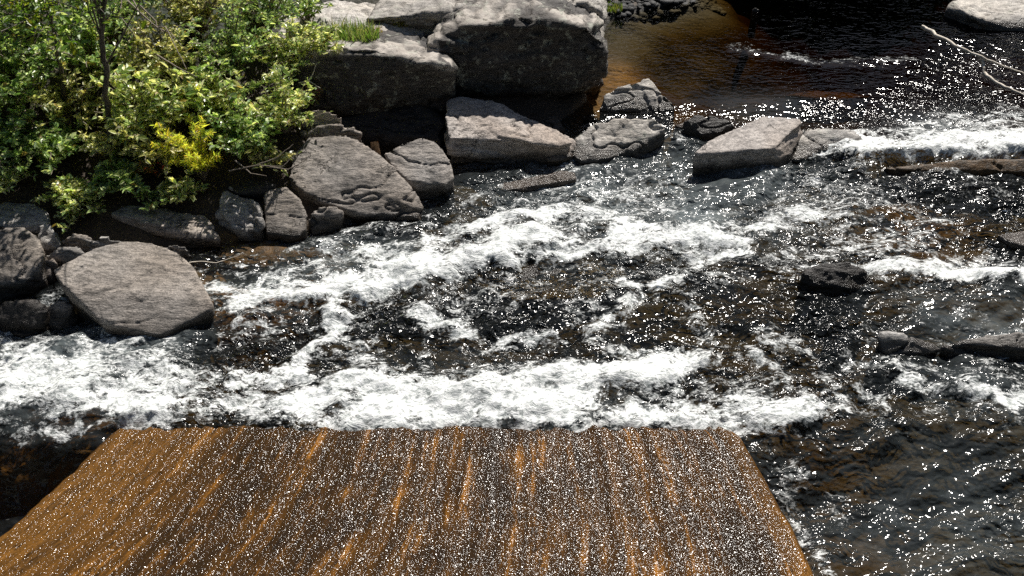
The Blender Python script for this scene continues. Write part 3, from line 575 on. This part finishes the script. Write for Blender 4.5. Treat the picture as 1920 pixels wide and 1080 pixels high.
l3 = [hit_y(a, b, c) for a, b, c in [(690, 60, 10.9), (900, 50, 10.9), (1090, 50, 11.05), (1131, 50, 11.15)]]
H3 = f3 + off(f3, .2, 2.4, -.1) + l3 + setz(l3, .3)
o = rock_mesh("rock_tier", [H3], M['rock_pale'], .03, sm=2, amp=.06, layer=.045, seed=52, lfreq=6, sdir=(.04, .1, 1), waterline=True, crack=.06)
tag(o, "sunlit pale upper tier of bedrock behind the cliff ledge", "rock ledge")
f5 = [hit_y(a, b, c) for a, b, c in [(480, 40, 10.7), (590, 28, 10.7), (700, 36, 10.75), (790, 52, 10.75), (700, 76, 10.4), (590, 84, 10.35), (480, 90, 10.3)]]
b5 = [hit_y(a, b, c) for a, b, c in [(480, -10, 12.0), (640, -10, 11.9), (780, 8, 11.6)]]
o = rock_mesh("rock_tier", [f5 + b5 + setz(f5, .4) + setz(b5, .4)], M['rock_pale'], .03, sm=3, amp=.06, layer=.04, seed=53, lfreq=6, sdir=(.1, .2, 1), waterline=False, crack=.06)
tag(o, "sunlit pinkish sloping bedrock with a grass tuft, behind the left half of the cliff ledge", "rock ledge")
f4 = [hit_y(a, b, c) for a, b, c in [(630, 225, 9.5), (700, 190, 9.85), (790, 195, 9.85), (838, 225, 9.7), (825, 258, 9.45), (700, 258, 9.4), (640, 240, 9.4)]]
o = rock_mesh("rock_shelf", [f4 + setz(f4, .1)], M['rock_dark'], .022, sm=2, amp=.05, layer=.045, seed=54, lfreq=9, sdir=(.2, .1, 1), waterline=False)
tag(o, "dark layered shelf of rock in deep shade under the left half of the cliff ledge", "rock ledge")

# ------------------------------------------------------------------ orange wet slab in the foreground
A0 = hit_w(220, 796, .075); B0 = hit_w(1386, 805, .04); ax = np.array([B0.x - A0.x, B0.y - A0.y, 0.0]); L = np.linalg.norm(ax); axn = ax / L
al = np.array([0, -1, -.02]); al /= np.linalg.norm(al)
def slab_pt(px, py):
    nrm = np.cross(axn, al); r = ray(px, py); c = np.array([0, 0, CAM_H]); a = np.array(A0)
    t = ((a - c) @ nrm) / (r @ nrm); return c + r * t
def slab_uv(p):
    q = p - np.array(A0); g = np.array([[axn @ axn, axn @ al], [axn @ al, al @ al]]); return np.linalg.solve(g, np.array([q @ axn, q @ al]))
Lp = [(222, 797), (204, 812), (150, 864), (131, 886), (124, 889), (75, 934), (0, 1000), (-170, 1120), (-420, 1300)]
Rp = [(1374, 803), (1388, 812), (1402, 838), (1440, 900), (1480, 975), (1530, 1080), (1570, 1160), (1640, 1300)]
Lu = np.array([slab_uv(slab_pt(*p)) for p in Lp]); Ru = np.array([slab_uv(slab_pt(*p)) for p in Rp]); vmax = min(Lu[-1, 1], Ru[-1, 1])
nu, nv = 420, 300
vv = np.linspace(-.02, vmax, nv); UU = np.zeros((nv, nu)); VV = np.zeros((nv, nu))
lu = np.interp(vv, Lu[:, 1], Lu[:, 0]) + .012 * vnoise(xyz(vv * 5, 0), 3) + .006 * vnoise(xyz(vv * 17, 0), 4); ru = np.interp(vv, Ru[:, 1], Ru[:, 0]) + .010 * vnoise(xyz(vv * 6, 5), 3)
s = np.linspace(0, 1, nu)
for i in range(nv): UU[i] = lu[i] + (ru[i] - lu[i]) * s; VV[i] = vv[i]
u, v = UU.ravel(), VV.ravel(); edg = np.minimum(u - np.repeat(lu, nu), np.repeat(ru, nu) - u)
nrm = np.cross(axn, al); nrm = nrm if nrm[2] > 0 else -nrm
gx = np.tile(s, nv) * 4.6; hgt = .010 * fbm(xyz(gx * 3.5, v * .35), 4, 71) + .010 * fbm(xyz(gx * 14, v * 1.0), 3, 72) + .008 * fbm(xyz(u * .8, v * .5), 2, 73) - .03 * sstep(.04, 0, edg) - .07 * sstep(.045, -.02, v - .03 * vnoise(xyz(u * 6, 1), 8) - .02 * vnoise(xyz(u * 21, 2), 8))
for (cx_, cv0, cv1, dep) in [(.62, -.02, .75, .02), (1.12, .1, .6, .014), (.95, .8, 2.0, .012), (2.6, .0, .9, .010)]:       # long cracks along the bedding
    cu = cx_ + .02 * vnoise(xyz(v * 4, cx_ * 9), 9) + .0 * v; hgt -= dep * np.exp(-((gx - cu) / .012) ** 2) * sstep(cv0 - .1, cv0 + .1, v) * sstep(cv1 + .15, cv1 - .1, v); hgt += dep * .8 * np.exp(-((gx - cu + .03) / .02) ** 2) * sstep(cv0 - .1, cv0 + .1, v) * sstep(cv1 + .15, cv1 - .1, v)
Pt = np.array(A0)[None] + u[:, None] * axn + v[:, None] * al + hgt[:, None] * nrm
bot = Pt.copy(); bot[:, 2] = np.minimum(bot[:, 2] - .9, -1.2)
i = np.arange(nu * nv).reshape(nv, nu); F = np.stack([i[:-1, :-1], i[:-1, 1:], i[1:, 1:], i[1:, :-1]], -1).reshape(-1, 4)
ring = np.concatenate([i[0, :], i[1:, -1], i[-1, -2::-1], i[-2:0:-1, 0]]); nb_ = nu * nv
Vb = Pt[ring].copy(); Vb[:, 2] = -1.3; k = np.arange(len(ring)); k2 = (k + 1) % len(ring)
SF = np.stack([ring[k2], ring[k], nb_ + k, nb_ + k2], 1)
loops = np.concatenate([F.ravel(), SF.ravel(), nb_ + k]); sizes = np.concatenate([np.full(len(F) + len(SF), 4), [len(ring)]])
gx = np.tile(s, nv) * 4.6; grain = np.concatenate([np.stack([gx, v, 0 * u], 1), np.stack([gx[ring], v[ring] + 1, 0 * u[ring] + 1], 1)])
left = sstep(1.2, .1, gx) * .85; rgt = sstep(.2, .02, 4.6 - gx) * .8
ea = np.clip(np.maximum(left, rgt), 0, 1); ea = np.concatenate([ea, ea[ring]])
V_ = np.concatenate([Pt, Vb]); org = np.array([A0.x + L / 2, A0.y - .5, -1.3])
o = mesh_np("stone_slab", V_ - org, loops, sizes, M['slab'], attrs={"grain": ('FLOAT_VECTOR', grain), "edge": ('FLOAT', ea)}); o.location = org
tag(o, "huge orange-brown wet slab glittering in the foreground, dipping into the foam", "rock slab")
if o.data.polygons[0].normal.z < 0: o.data.flip_normals()

# ------------------------------------------------------------------ gravel bar at the far top
def pebbles(name, n, area, smin, smax, mat):
    bmi = bmesh.new(); bmesh.ops.create_icosphere(bmi, subdivisions=2, radius=1); bv = np.array([v.co[:] for v in bmi.verts]); bf = np.array([[v.index for v in f.verts] for f in bmi.faces]); bmi.free()
    VV_, FF_ = [], []; k = 0
    for j in range(n):
        x_, y_ = area(); sz_ = smin * (smax / smin) ** (RNG.random() ** 2)
        q = bv * np.array([1, RNG.uniform(.6, .9), RNG.uniform(.35, .6)]); q = q * (1 + .22 * vnoise(bv * 1.3 + j * 3.1, 5))[:, None]; a = RNG.random() * 6.28
        q = np.stack([q[:, 0] * math.cos(a) - q[:, 1] * math.sin(a), q[:, 0] * math.sin(a) + q[:, 1] * math.cos(a), q[:, 2]], 1) * sz_
        g = float(bed_z(np.array([x_]), np.array([y_]))[0]); VV_.append(q + [x_, y_, g + sz_ * .2]); FF_.append(bf + k); k += len(bv)
    F_ = np.concatenate(FF_); return mesh_np(name, np.concatenate(VV_), F_, np.full(len(F_), 3), mat)
g0 = hit_w(1140, 30); g1 = hit_w(1310, 4)
def garea():
    t = RNG.random(); px = g0.x + t * (g1.x + .5 - g0.x); py = g0.y + t * (g1.y + .4 - g0.y) + RNG.uniform(-.15, 2.2); return px, py
tag(pebbles("gravel", 2200, garea, .022, .10, M['pebble']), kind="stuff", label="loose grey cobbles of the gravel bar along the far waterline", cat="gravel")

# ------------------------------------------------------------------ foliage
def leaf_arrays(P, D, Nn, Ln, Wd, tint, fold=.25, curl=.12):
    """P base, D direction, Nn upward side; six vertices and two faces a leaf"""
    D = D / np.linalg.norm(D, axis=1)[:, None]; S_ = np.cross(D, Nn); S_ /= np.linalg.norm(S_, axis=1)[:, None] + 1e-9; U_ = np.cross(S_, D)
    Ln = Ln[:, None]; Wd = Wd[:, None]
    b = P; tip = P + D * Ln - U_ * Ln * curl
    l1 = P + D * Ln * .30 + S_ * Wd * .46 + U_ * Wd * fold; l2 = P + D * Ln * .68 + S_ * Wd * .36 + U_ * (Wd * fold - Ln * curl * .5)
    r1 = P + D * Ln * .30 - S_ * Wd * .46 + U_ * Wd * fold; r2 = P + D * Ln * .68 - S_ * Wd * .36 + U_ * (Wd * fold - Ln * curl * .5)
    V = np.stack([b, r1, r2, tip, l2, l1], 1).reshape(-1, 3); n = len(P); k = np.arange(n)[:, None] * 6
    F = np.concatenate([k + 0, k + 1, k + 2, k + 3, k + 0, k + 3, k + 4, k + 5], 1).reshape(-1)
    return V, F, np.full(2 * n, 4), np.repeat(np.concatenate([tint, np.ones((n, 1))], 1), 6, 0)
PAL = {'pale': [(.25, .26, .14), (.17, .21, .09), (.34, .34, .21), (.08, .12, .04)],
       'green': [(.11, .16, .06), (.17, .22, .09), (.05, .09, .03), (.26, .29, .15)],
       'lime': [(.17, .26, .02), (.12, .22, .02), (.26, .30, .03), (.08, .16, .02)],
       'olive': [(.17, .18, .08), (.25, .25, .13), (.08, .10, .04), (.30, .28, .16)],
       'yellow': [(.78, .76, .14), (.66, .70, .12), (.46, .56, .10), (.66, .52, .10)],
       'rust': [(.22, .10, .04), (.16, .12, .04), (.10, .12, .03), (.26, .06, .03)]}
def branches(base, h, r, nb, seed, lean=(0, 0), droop=.35, twist=.12):
    rg = np.random.default_rng(seed); out = []
    for k in range(nb):
        a = rg.random() * 6.283; rr = r * math.sqrt(rg.random()) ; hh = h * rg.uniform(.45, 1.0) * (1 - .35 * (rr / r) ** 2)
        end = np.array([math.cos(a) * rr + lean[0], math.sin(a) * rr + lean[1], hh]); mid = end * np.array([.35, .35, .62]) + rg.normal(0, twist * r, 3) * .5
        ts = np.linspace(0, 1, 9)[:, None]; st = np.array([math.cos(a), math.sin(a), 0]) * .06 * r
        pts = (1 - ts) ** 2 * st + 2 * ts * (1 - ts) * mid + ts ** 2 * end; pts[:, 2] -= droop * .25 * r * ts[:, 0] ** 4
        pts = pts + rg.normal(0, .012, pts.shape) * ts; out.append(pts)
    return out
def shrub(label, px, py, h, r, pal, n=1500, leaf=.055, seed=0, name="shrub", cat="shrub", group="shrubs on the left bank", lean=(0.1, -.15), mat='leaf', nb=None, aspect=.48, at=None):
    b = at or hit_g(px, py); root = empty(name, b); tag(root, label, cat, group); rg = np.random.default_rng(seed + 100)
    nb = nb or max(14, int(n / 55)); br = branches(b, h, r, nb, seed, lean); tw = []
    P_, D_ = [], []; per = max(6, int(n / nb))
    for pts in br:
        tw.append((pts, list(np.linspace(.010 + .005 * h, .0032, 9))))
        for s_ in range(4):     # side twigs
            i_ = rg.integers(3, 8); o_ = pts[i_]; dr = rg.normal(0, 1, 3); dr[2] = abs(dr[2]) * .5; dr /= np.linalg.norm(dr); ln = rg.uniform(.12, .30) * max(r, .4)
            q = np.array([o_ + dr * ln * t_ + np.array([0, 0, -.08 * ln * t_ * t_]) for t_ in (0, .35, .7, 1.0)]); tw.append((q, [.003, .0025, .002, .0012]))
            m_ = per // 5 + 1; t_ = rg.uniform(.15, 1.05, m_)
            P_.append(o_ + dr * (ln * t_)[:, None]); side = np.cross(dr, [0, 0, 1.0]); sg = rg.choice([-1, 1], m_)[:, None]
            D_.append(dr * .6 + side * sg * .9 + rg.normal(0, .38, (m_, 3)))
        m_ = per // 5 + 1; i_ = rg.uniform(3.5, 8, m_); ii = i_.astype(int).clip(0, 7); fr_ = (i_ - ii)[:, None]
        P_.append(pts[ii] * (1 - fr_) + pts[ii + 1] * fr_); D_.append(rg.normal(0, 1, (m_, 3)) * [1, 1, .5] + [0, 0, .15])
    P_ = np.concatenate(P_); D_ = np.concatenate(D_); m_ = len(P_); Nn = rg.normal(0, .42, (m_, 3)) + [0.05, -.10, 1]
    pc = np.array(PAL[pal]); ti = pc[rg.integers(0, len(pc), m_)] * rg.uniform(1.15, 3.5, (m_, 1))
    od = rg.random(m_) < .03; ti[od] = np.array([.40, .30, .10]) * rg.uniform(.7, 1.1, (od.sum(), 1))
    Ln = leaf * rg.lognormal(0, .28, m_); V, F, sz, tn = leaf_arrays(P_, D_, Nn, Ln, Ln * aspect * rg.uniform(.8, 1.2, m_), ti)
    mesh_np("foliage", V, F, sz, M[mat], root, smooth=False, attrs={"tint": ('FLOAT_COLOR', tn)})
    tubes("stems", tw, M['twig'], root, 4)
    return root
SH = [ # label, px, py, height, radius, palette, n, leaf
 ("low pale-leaved shrub spilling over the long pale rock at the left edge", 10, 346, .36, .42, 'pale', 1100, .05),
 ("pale green shrub hanging down between the long pale rock and the slanting flat rock", 125, 378, .34, .36, 'pale', 1300, .055),
 ("broad-leaved bright shrub above the slanting flat rock", 225, 352, .40, .40, 'green', 1300, .06),
 ("light green sprig shrub over the right end of the slanting flat rock", 335, 366, .30, .26, 'pale', 700, .055),
 ("dark green shrub at the left edge above the low pale-leaved one", 15, 300, .62, .50, 'green', 1700, .055),
 ("deep green bush around the foot of the sapling with broken bark", 110, 300, .65, .50, 'green', 1700, .055),
 ("olive shrub right of the sapling with patchy bark", 240, 308, .68, .50, 'olive', 1500, .05),
 ("mixed olive shrub directly left of the yellow plant", 315, 312, .65, .42, 'olive', 1300, .05),
 ("dense green shrub leaning over the big grooved boulder", 455, 290, .80, .52, 'green', 2000, .055),
 ("small twiggy shrub with sparse leaves above the leaning pair of boulders", 500, 318, .42, .38, 'olive', 500, .05),
 ("pale shrub reaching right above the weathered slabs", 535, 250, .90, .50, 'pale', 1900, .05),
 ("green shrub at the left edge halfway up the bank", 25, 240, .95, .60, 'green', 1800, .055),
 ("olive shrub between the saplings halfway up the bank", 150, 245, .95, .55, 'olive', 1800, .05),
 ("silvery green shrub right of the saplings halfway up the bank", 285, 250, 1.0, .60, 'pale', 2200, .06),
 ("broad silvery shrub in the middle of the thicket", 390, 235, 1.0, .60, 'pale', 2300, .065),
 ("shaded green shrub at the left edge high on the bank", 40, 165, 1.1, .65, 'green', 1700, .055),
 ("dark shrub behind the saplings high on the bank", 170, 160, 1.1, .65, 'green', 1700, .055),
 ("tall tangled shrub under the bare twigs", 310, 160, 1.15, .65, 'olive', 2000, .05),
 ("dense small-leaved bush high on the bank left of the grass", 440, 150, 1.15, .65, 'green', 2600, .045),
 ("small-leaved bush touching the left end of the cliff ledge", 545, 150, .95, .50, 'pale', 2200, .045),
 ("background bush at the top left corner", 60, 80, 1.2, .75, 'green', 1700, .06),
 ("background bush behind the patchy sapling near the top", 210, 80, 1.2, .75, 'green', 1700, .055),
 ("background bush near the top with fine pale leaves", 370, 70, 1.2, .75, 'olive', 2200, .045),
 ("background bush near the top beside the sloping bedrock", 500, 65, 1.0, .62, 'green', 2400, .042),
]
for k, (lb, px, py, h, r, pal, n, lf) in enumerate(SH): shrub(lb, px, py, h, r, pal, int(n * 1.05), lf * 1.08, seed=200 + k)
shrub("leafy spray growing on the left end of the cliff ledge beside the grass", 0, 0, .5, .38, 'pale', 700, .05, seed=320, at=hit_y(598, 100, 9.75))
shrub("small shrub at the top edge, standing on the sloping sunlit bedrock", 0, 0, .5, .32, 'green', 520, .05, seed=321, at=hit_y(575, 40, 10.6))
shrub("low leafy sprig drooping over the small stones behind the flat-topped boulder", 150, 408, .30, .28, 'pale', 420, .05, seed=330)
shrub("low sprig resting on the middle of the slanting flat rock", 290, 384, .26, .24, 'green', 320, .05, seed=331)
shrub("rusty-leaved sprig jutting over the dark gap by the weathered slabs", 590, 200, .42, .22, 'rust', 260, .04, seed=301, name="small_plant", cat="plant", group="small plants on the bank", lean=(.1, -.1))
shrub("red and brown dying sprig left of the yellow plant", 300, 335, .40, .22, 'rust', 260, .045, seed=302, name="small_plant", cat="plant", group="small plants on the bank", lean=(0, -.1))
def fern_plant():
    b = hit_g(385, 345); root = empty("yellow_plant", b); tag(root, "bright yellow feathery plant in front of the dark shrubs", "plant"); rg = np.random.default_rng(5)
    P_, D_, tw = [], [], []
    for k in range(34):
        a = rg.random() * 6.283; rr = .34 * math.sqrt(rg.random()); hh = rg.uniform(.25, .78); end = np.array([math.cos(a) * rr - .05, math.sin(a) * rr - .1, hh])
        ts = np.linspace(0, 1, 9)[:, None]; pts = ts * end * [1, 1, 0] + np.array([0, 0, 1]) * end * (1 - (1 - ts) ** 1.7); tw.append((pts, list(np.linspace(.005, .0015, 9))))
        for s_ in np.linspace(.35, 1, 26):
            i_ = min(int(s_ * 8), 7); p = pts[i_] + (pts[i_ + 1] - pts[i_]) * (s_ * 8 - i_); t = pts[i_ + 1] - pts[i_]; sd_ = np.cross(t, rg.normal(0, 1, 3)); sd_ /= np.linalg.norm(sd_)
            for q in (1, -1): P_.append(p); D_.append(sd_ * q + t / np.linalg.norm(t) * .6 + rg.normal(0, .2, 3))
    P_ = np.array(P_); D_ = np.array(D_); m_ = len(P_); pc = np.array(PAL['yellow']); ti = pc[rg.integers(0, 4, m_)] * rg.uniform(.8, 1.2, (m_, 1))
    Ln = .048 * rg.lognormal(0, .25, m_); V, F, sz, tn = leaf_arrays(P_, D_, rg.normal(0, .5, (m_, 3)) + [0, -.2, 1], Ln, Ln * .26, ti)
    mesh_np("foliage", V, F, sz, M['leaf_yellow'], root, smooth=False, attrs={"tint": ('FLOAT_COLOR', tn)}); tubes("stems", tw, M['twig'], root, 4)
fern_plant()
def grass(label, px, py, n, hmin, hmax, rad, cols, seed, Yd=None, name="grass_tuft", flop=.5, wd=.006):
    b = hit_y(px, py, Yd) if Yd else hit_g(px, py); rg = np.random.default_rng(seed); V, F, T = [], [], []; k = 0
    for j in range(n):
        a = rg.random() * 6.283; r0 = rad * math.sqrt(rg.random()); p = np.array([math.cos(a) * r0 * 1.5, math.sin(a) * r0, -.03]); h = rg.uniform(hmin, hmax); a2 = rg.random() * 6.283
        out = np.array([math.cos(a2), math.sin(a2), 0]) * h * rg.uniform(.1, 1) * flop + np.array([.0, -.1 * h, 0]); sdv = np.array([-math.sin(a2), math.cos(a2), 0]) * wd * rg.uniform(.6, 1.3); c = np.array(cols[rg.integers(len(cols))]) * rg.uniform(.8, 1.2)
        for t_, w_ in ((0, 1), (.4, .9), (.75, .6), (1, .1)):
            q = p + out * t_ ** 1.8 + np.array([0, 0, h * t_ * (1 - .25 * t_)]); V += [q - sdv * w_, q + sdv * w_]; T += [(*c, 1)] * 2
        for s_ in range(3): F += [k + 2 * s_, k + 2 * s_ + 1, k + 2 * s_ + 3, k + 2 * s_ + 2]
        k += 8
    o = mesh_np(name, V, F, np.full(len(F) // 4, 4), M['leaf'], attrs={"tint": ('FLOAT_COLOR', T)}, smooth=False); o.location = b
    tag(o, label, "grass", "grass tufts on the rocks")
grass("large bright green grass tuft draped over the left end of the cliff ledge", 655, 78, 900, .15, .38, .26, [(.13, .24, .04), (.20, .27, .08), (.28, .28, .14)], 1, 10.2)
grass("pale dry grass tuft at the shrubs' edge beside the bright green tuft", 600, 92, 700, .12, .34, .24, [(.22, .25, .12), (.30, .29, .18), (.14, .20, .06)], 2, 10.1)
grass("short orange-brown grass patch right of the bright green tuft", 692, 62, 350, .06, .16, .12, [(.34, .22, .08), (.28, .24, .08)], 3, 10.55)
grass("small yellow-brown tuft in a crack of the sunlit bedrock", 748, 42, 260, .08, .20, .10, [(.34, .26, .08), (.24, .26, .06)], 4, 10.8)
grass("green tuft on the gravel bar beyond the cliff", 1140, 20, 200, .08, .2, .15, [(.12, .20, .04), (.2, .22, .06)], 5)

# saplings on the bank
def sapling(label, pts, rad, seed, leaves, crown_c, crown_r, pal):
    w_ = [hit_y(a, b, c) for a, b, c in pts]; b = w_[0]; root = empty("sapling", b); tag(root, label, "tree", "saplings on the left bank")
    loc = [p - b for p in w_]; fine = []
    for i_ in range(len(loc) - 1):
        for t_ in np.linspace(0, 1, 6)[:-1]: fine.append(loc[i_].lerp(loc[i_ + 1], float(t_)))
    fine.append(loc[-1]); rg = np.random.default_rng(seed); fine = [Vector(p) + Vector(rg.normal(0, .008, 3)) for p in fine]
    n_ = len(fine); tubes("trunk", [(fine, list(np.linspace(rad, rad * .55, n_) * rg.uniform(.88, 1.12, n_)))], M['bark'], root, 10)
    limbs = []; P_, D_ = [], []
    for k in range(16):
        s0 = fine[int(n_ * rg.uniform(.45, .98))]; c = np.array(crown_c) - np.array(b) + rg.normal(0, 1, 3) * np.array(crown_r) * .6; s0 = np.array(s0); ts = np.linspace(0, 1, 7)[:, None]
        pp = s0 + (c - s0) * ts + rg.normal(0, .03, (7, 3)) * ts; limbs.append((pp, list(np.linspace(rad * .3, .003, 7))))
        m_ = leaves // 16; t_ = rg.uniform(.3, 1.1, m_)[:, None]; P_.append(s0 + (c - s0) * t_ + rg.normal(0, .13, (m_, 3))); D_.append(rg.normal(0, 1, (m_, 3)) * [1, 1, .5] + [0, 0, -.2])
    P_ = np.concatenate(P_); D_ = np.concatenate(D_); m_ = len(P_); pc = np.array(PAL[pal]); ti = pc[rg.integers(0, 4, m_)] * rg.uniform(.8, 1.2, (m_, 1)); Ln = .07 * rg.lognormal(0, .25, m_)
    V, F, sz, tn = leaf_arrays(P_, D_, rg.normal(0, .4, (m_, 3)) + [0, 0, 1], Ln, Ln * .5, ti); cr = mesh_np("crown", V, F, sz, M['leaf'], root, smooth=False, attrs={"tint": ('FLOAT_COLOR', tn)})
    tubes("limb", limbs, M['bark'], root, 5)
g = hit_g(215, 315); Yb = g.y
sapling("slender sapling with patchy grey bark, rightmost of the three", [(215, 312, Yb), (205, 230, Yb + .02), (198, 140, Yb - .02), (190, 60, Yb - .02), (196, 0, Yb), (200, -160, Yb)], .036, 1, 260, hit_y(190, -90, Yb - .2), (.6, .4, .4), 'green')
g = hit_g(130, 240); Yb = g.y
sapling("thin leaning grey sapling, middle one of the three", [(128, 250, Yb), (118, 150, Yb), (106, 80, Yb), (95, 30, Yb), (85, -10, Yb), (60, -160, Yb)], .028, 2, 300, hit_y(120, 10, Yb - .7), (.5, .4, .3), 'lime')
g = hit_g(70, 160); Yb = g.y
sapling("thin dark sapling, leftmost of the three", [(72, 140, Yb), (60, 90, Yb), (56, 40, Yb), (54, 0, Yb), (50, -120, Yb)], .026, 3, 320, hit_y(20, 5, Yb - .8), (.45, .4, .25), 'lime')

# bare twigs
def twig_set(name, label, cat, lines, mat, rad, group=None):
    b = Vector(lines[0][0]); P = []
    for pts in lines:
        pts = [Vector(p) - b for p in pts]; fine = []
        for i_ in range(len(pts) - 1):
            for t_ in (0, .25, .5, .75): fine.append(pts[i_].lerp(pts[i_ + 1], t_) + Vector([random.gauss(0, rad * .2) for _ in range(3)]))
        fine.append(pts[-1]); n_ = len(fine); P.append((fine, [rad * (1 - .75 * i_ / n_) * (.3 + .7 * (1 if pts is not None else 1)) * random.uniform(.85, 1.15) for i_ in range(n_)]))
    o = tubes(name, P, M[mat], None, 6); o.location = b; tag(o, label, cat, group); return o
def ys(pts): return [hit_y(*p) for p in pts]
twig_set("bare_branch", "bundle of bare pale twigs arching over the thicket near the top", "branch",
   [ys([(215, -20, 9.6), (270, 30, 9.2), (305, 60, 9.1), (330, 48, 9.1), (375, 50, 9.1)]), ys([(240, -20, 9.6), (262, 25, 9.3), (300, 55, 9.2)]), ys([(300, 55, 9.2), (320, 62, 9.1), (345, 90, 8.9)]),
    ys([(262, 10, 9.3), (292, 40, 9.2), (296, 60, 9.1)]), ys([(230, -20, 9.5), (225, 30, 9.2), (255, 70, 9.0)]), ys([(280, 50, 9.2), (310, 50, 9.1), (330, 90, 8.9), (350, 130, 8.7)]), ys([(290, 100, 8.9), (330, 125, 8.7), (370, 145, 8.6)])], 'twig', .010)
twig_set("bare_branch", "thin dry twigs trailing beside the big grooved boulder", "branch",
   [ys([(430, 320, 7.9), (480, 310, 7.9), (530, 312, 7.9), (560, 285, 8.0)]), ys([(480, 310, 7.9), (520, 295, 7.9), (550, 270, 8.0)]), ys([(500, 312, 7.9), (540, 318, 7.85), (575, 300, 7.9)]), ys([(440, 300, 8.0), (470, 325, 7.9), (500, 330, 7.85)])], 'twig', .008)
twig_set("bare_branch", "white forked dead twig against the shaded cliff face", "branch",
   [ys([(560, 155, 9.3), (580, 152, 9.3), (590, 130, 9.3)]), ys([(580, 152, 9.3), (600, 165, 9.25)]), ys([(578, 150, 9.3), (586, 140, 9.3), (594, 118, 9.35)])], 'drift', .006)
def hw(pts): return [hit_w(*p) for p in pts]
br = twig_set("driftwood_branch", "long bleached forked branch lying over the far water at right", "driftwood",
   [hw([(1730, 50, .34), (1762, 70, .32), (1800, 90, .30), (1840, 108, .24), (1880, 124, .16), (1925, 140, .12), (2000, 165, .06)]), hw([(1838, 106, .24), (1845, 125, .14), (1844, 138, .08)]), hw([(1844, 138, .08), (1870, 155, .05), (1900, 170, .03), (1960, 195, .0)]),
    hw([(1740, 56, .33), (1728, 48, .36)])], 'drift', .032)
twig_set("dry_twig", "thin curved dark twig lying on the top right rock", "twig", [hw([(1915, 34, .36), (1905, 44, .33), (1898, 54, .18)])], 'blackwood', .010)
twig_set("wet_stick", "short black stick caught in the foam beside the slab's right edge", "stick", [hw([(1506, 1018, .02), (1520, 1010, .04), (1536, 1003, .03)])], 'blackwood', .010)
twig_set("pale_stick", "thin pale stick lying across the dark gap right of the flat-topped boulder", "stick", [hw([(355, 492, .06), (380, 490, .07), (405, 493, .05), (450, 478, .06)])], 'drift', .007)
# broken stump between the boulders
st = hit_y(704, 282, 8.72)
def stump():
    bm = bmesh.new(); n = 10; rings = []
    for j, (z_, r_) in enumerate([(-.2, .05), (-.04, .042), (.03, .036), (.07, .034)]):
        rings.append([bm.verts.new((math.cos(i_ / n * 6.283) * r_ * 1.35, math.sin(i_ / n * 6.283) * r_ * .8, z_ + (random.uniform(-.03, .08) if j == 3 else 0))) for i_ in range(n)])
    for j in range(3):
        for i_ in range(n): bm.faces.new((rings[j][i_], rings[j][(i_ + 1) % n], rings[j + 1][(i_ + 1) % n], rings[j + 1][i_]))
    c = bm.verts.new((0, 0, .02)); [bm.faces.new((rings[3][i_], rings[3][(i_ + 1) % n], c)) for i_ in range(n)]; bm.faces.new(rings[0][::-1])
    me = bpy.data.meshes.new("wood_stump"); bm.to_mesh(me); bm.free(); me.materials.append(M['rotten']); o = bpy.data.objects.new("wood_stump", me); COL.objects.link(o); o.location = st
    tag(o, "small splintered orange wood stump wedged behind the big grooved boulder", "stump")
stump()

# ------------------------------------------------------------------ wooded far bank mirrored in the dark pool, and unseen trees added to block skylight
def forest():
    rg = np.random.default_rng(3); Vs, Fs, Ts = [], [], []; k = 0
    spots = [(rg.uniform(-26, 24), rg.uniform(24.5, 31)) for _ in range(46)] + [(rg.uniform(-17, -13), rg.uniform(-8, 22)) for _ in range(16)] + [(rg.uniform(-13, -1), rg.uniform(19.5, 23)) for _ in range(12)] + [(rg.uniform(17, 22), rg.uniform(-8, 20)) for _ in range(14)] + [(rg.uniform(-15, 18), rg.uniform(-15, -9)) for _ in range(20)]  # trees beside and behind the camera are added to darken shaded faces
    for x_, y_ in spots:
        y_ += .1 * abs(x_) if y_ > 24 else 0; g_ = float(bed_z(np.array([x_]), np.array([y_]))[0]); H = (rg.uniform(6, 9.5) if y_ > 23 else rg.uniform(7, 8.5) if y_ > 19 and x_ > -13 and x_ < 0 else rg.uniform(15, 20)) - g_; r_ = rg.uniform(2.0, 3.0); m_ = 900
        q = rg.normal(0, 1, (m_, 3)); q /= np.linalg.norm(q, axis=1)[:, None]; q *= (rg.random((m_, 1)) ** .4); P = q * [r_, r_, H * .52] + [x_, y_, g_ + H * .52]
        c = np.array(PAL['green'])[rg.integers(0, 4, m_)] * .35; Ln = rg.uniform(.35, .6, m_)
        V, F, sz, tn = leaf_arrays(P, rg.normal(0, 1, (m_, 3)), rg.normal(0, .5, (m_, 3)) + [0, 0, 1], Ln, Ln * .8, c); Vs.append(V); Fs.append(F + k); Ts.append(tn); k += len(V)
    F = np.concatenate(Fs); o = mesh_np("forest", np.concatenate(Vs), F, np.full(len(F) // 4, 4), M['leaf'], attrs={"tint": ('FLOAT_COLOR', np.concatenate(Ts))}, smooth=False)
    tag(o, "dark wooded far bank beyond the pool, with unseen side and rear trees added to block skylight", "forest", kind="stuff")
forest()
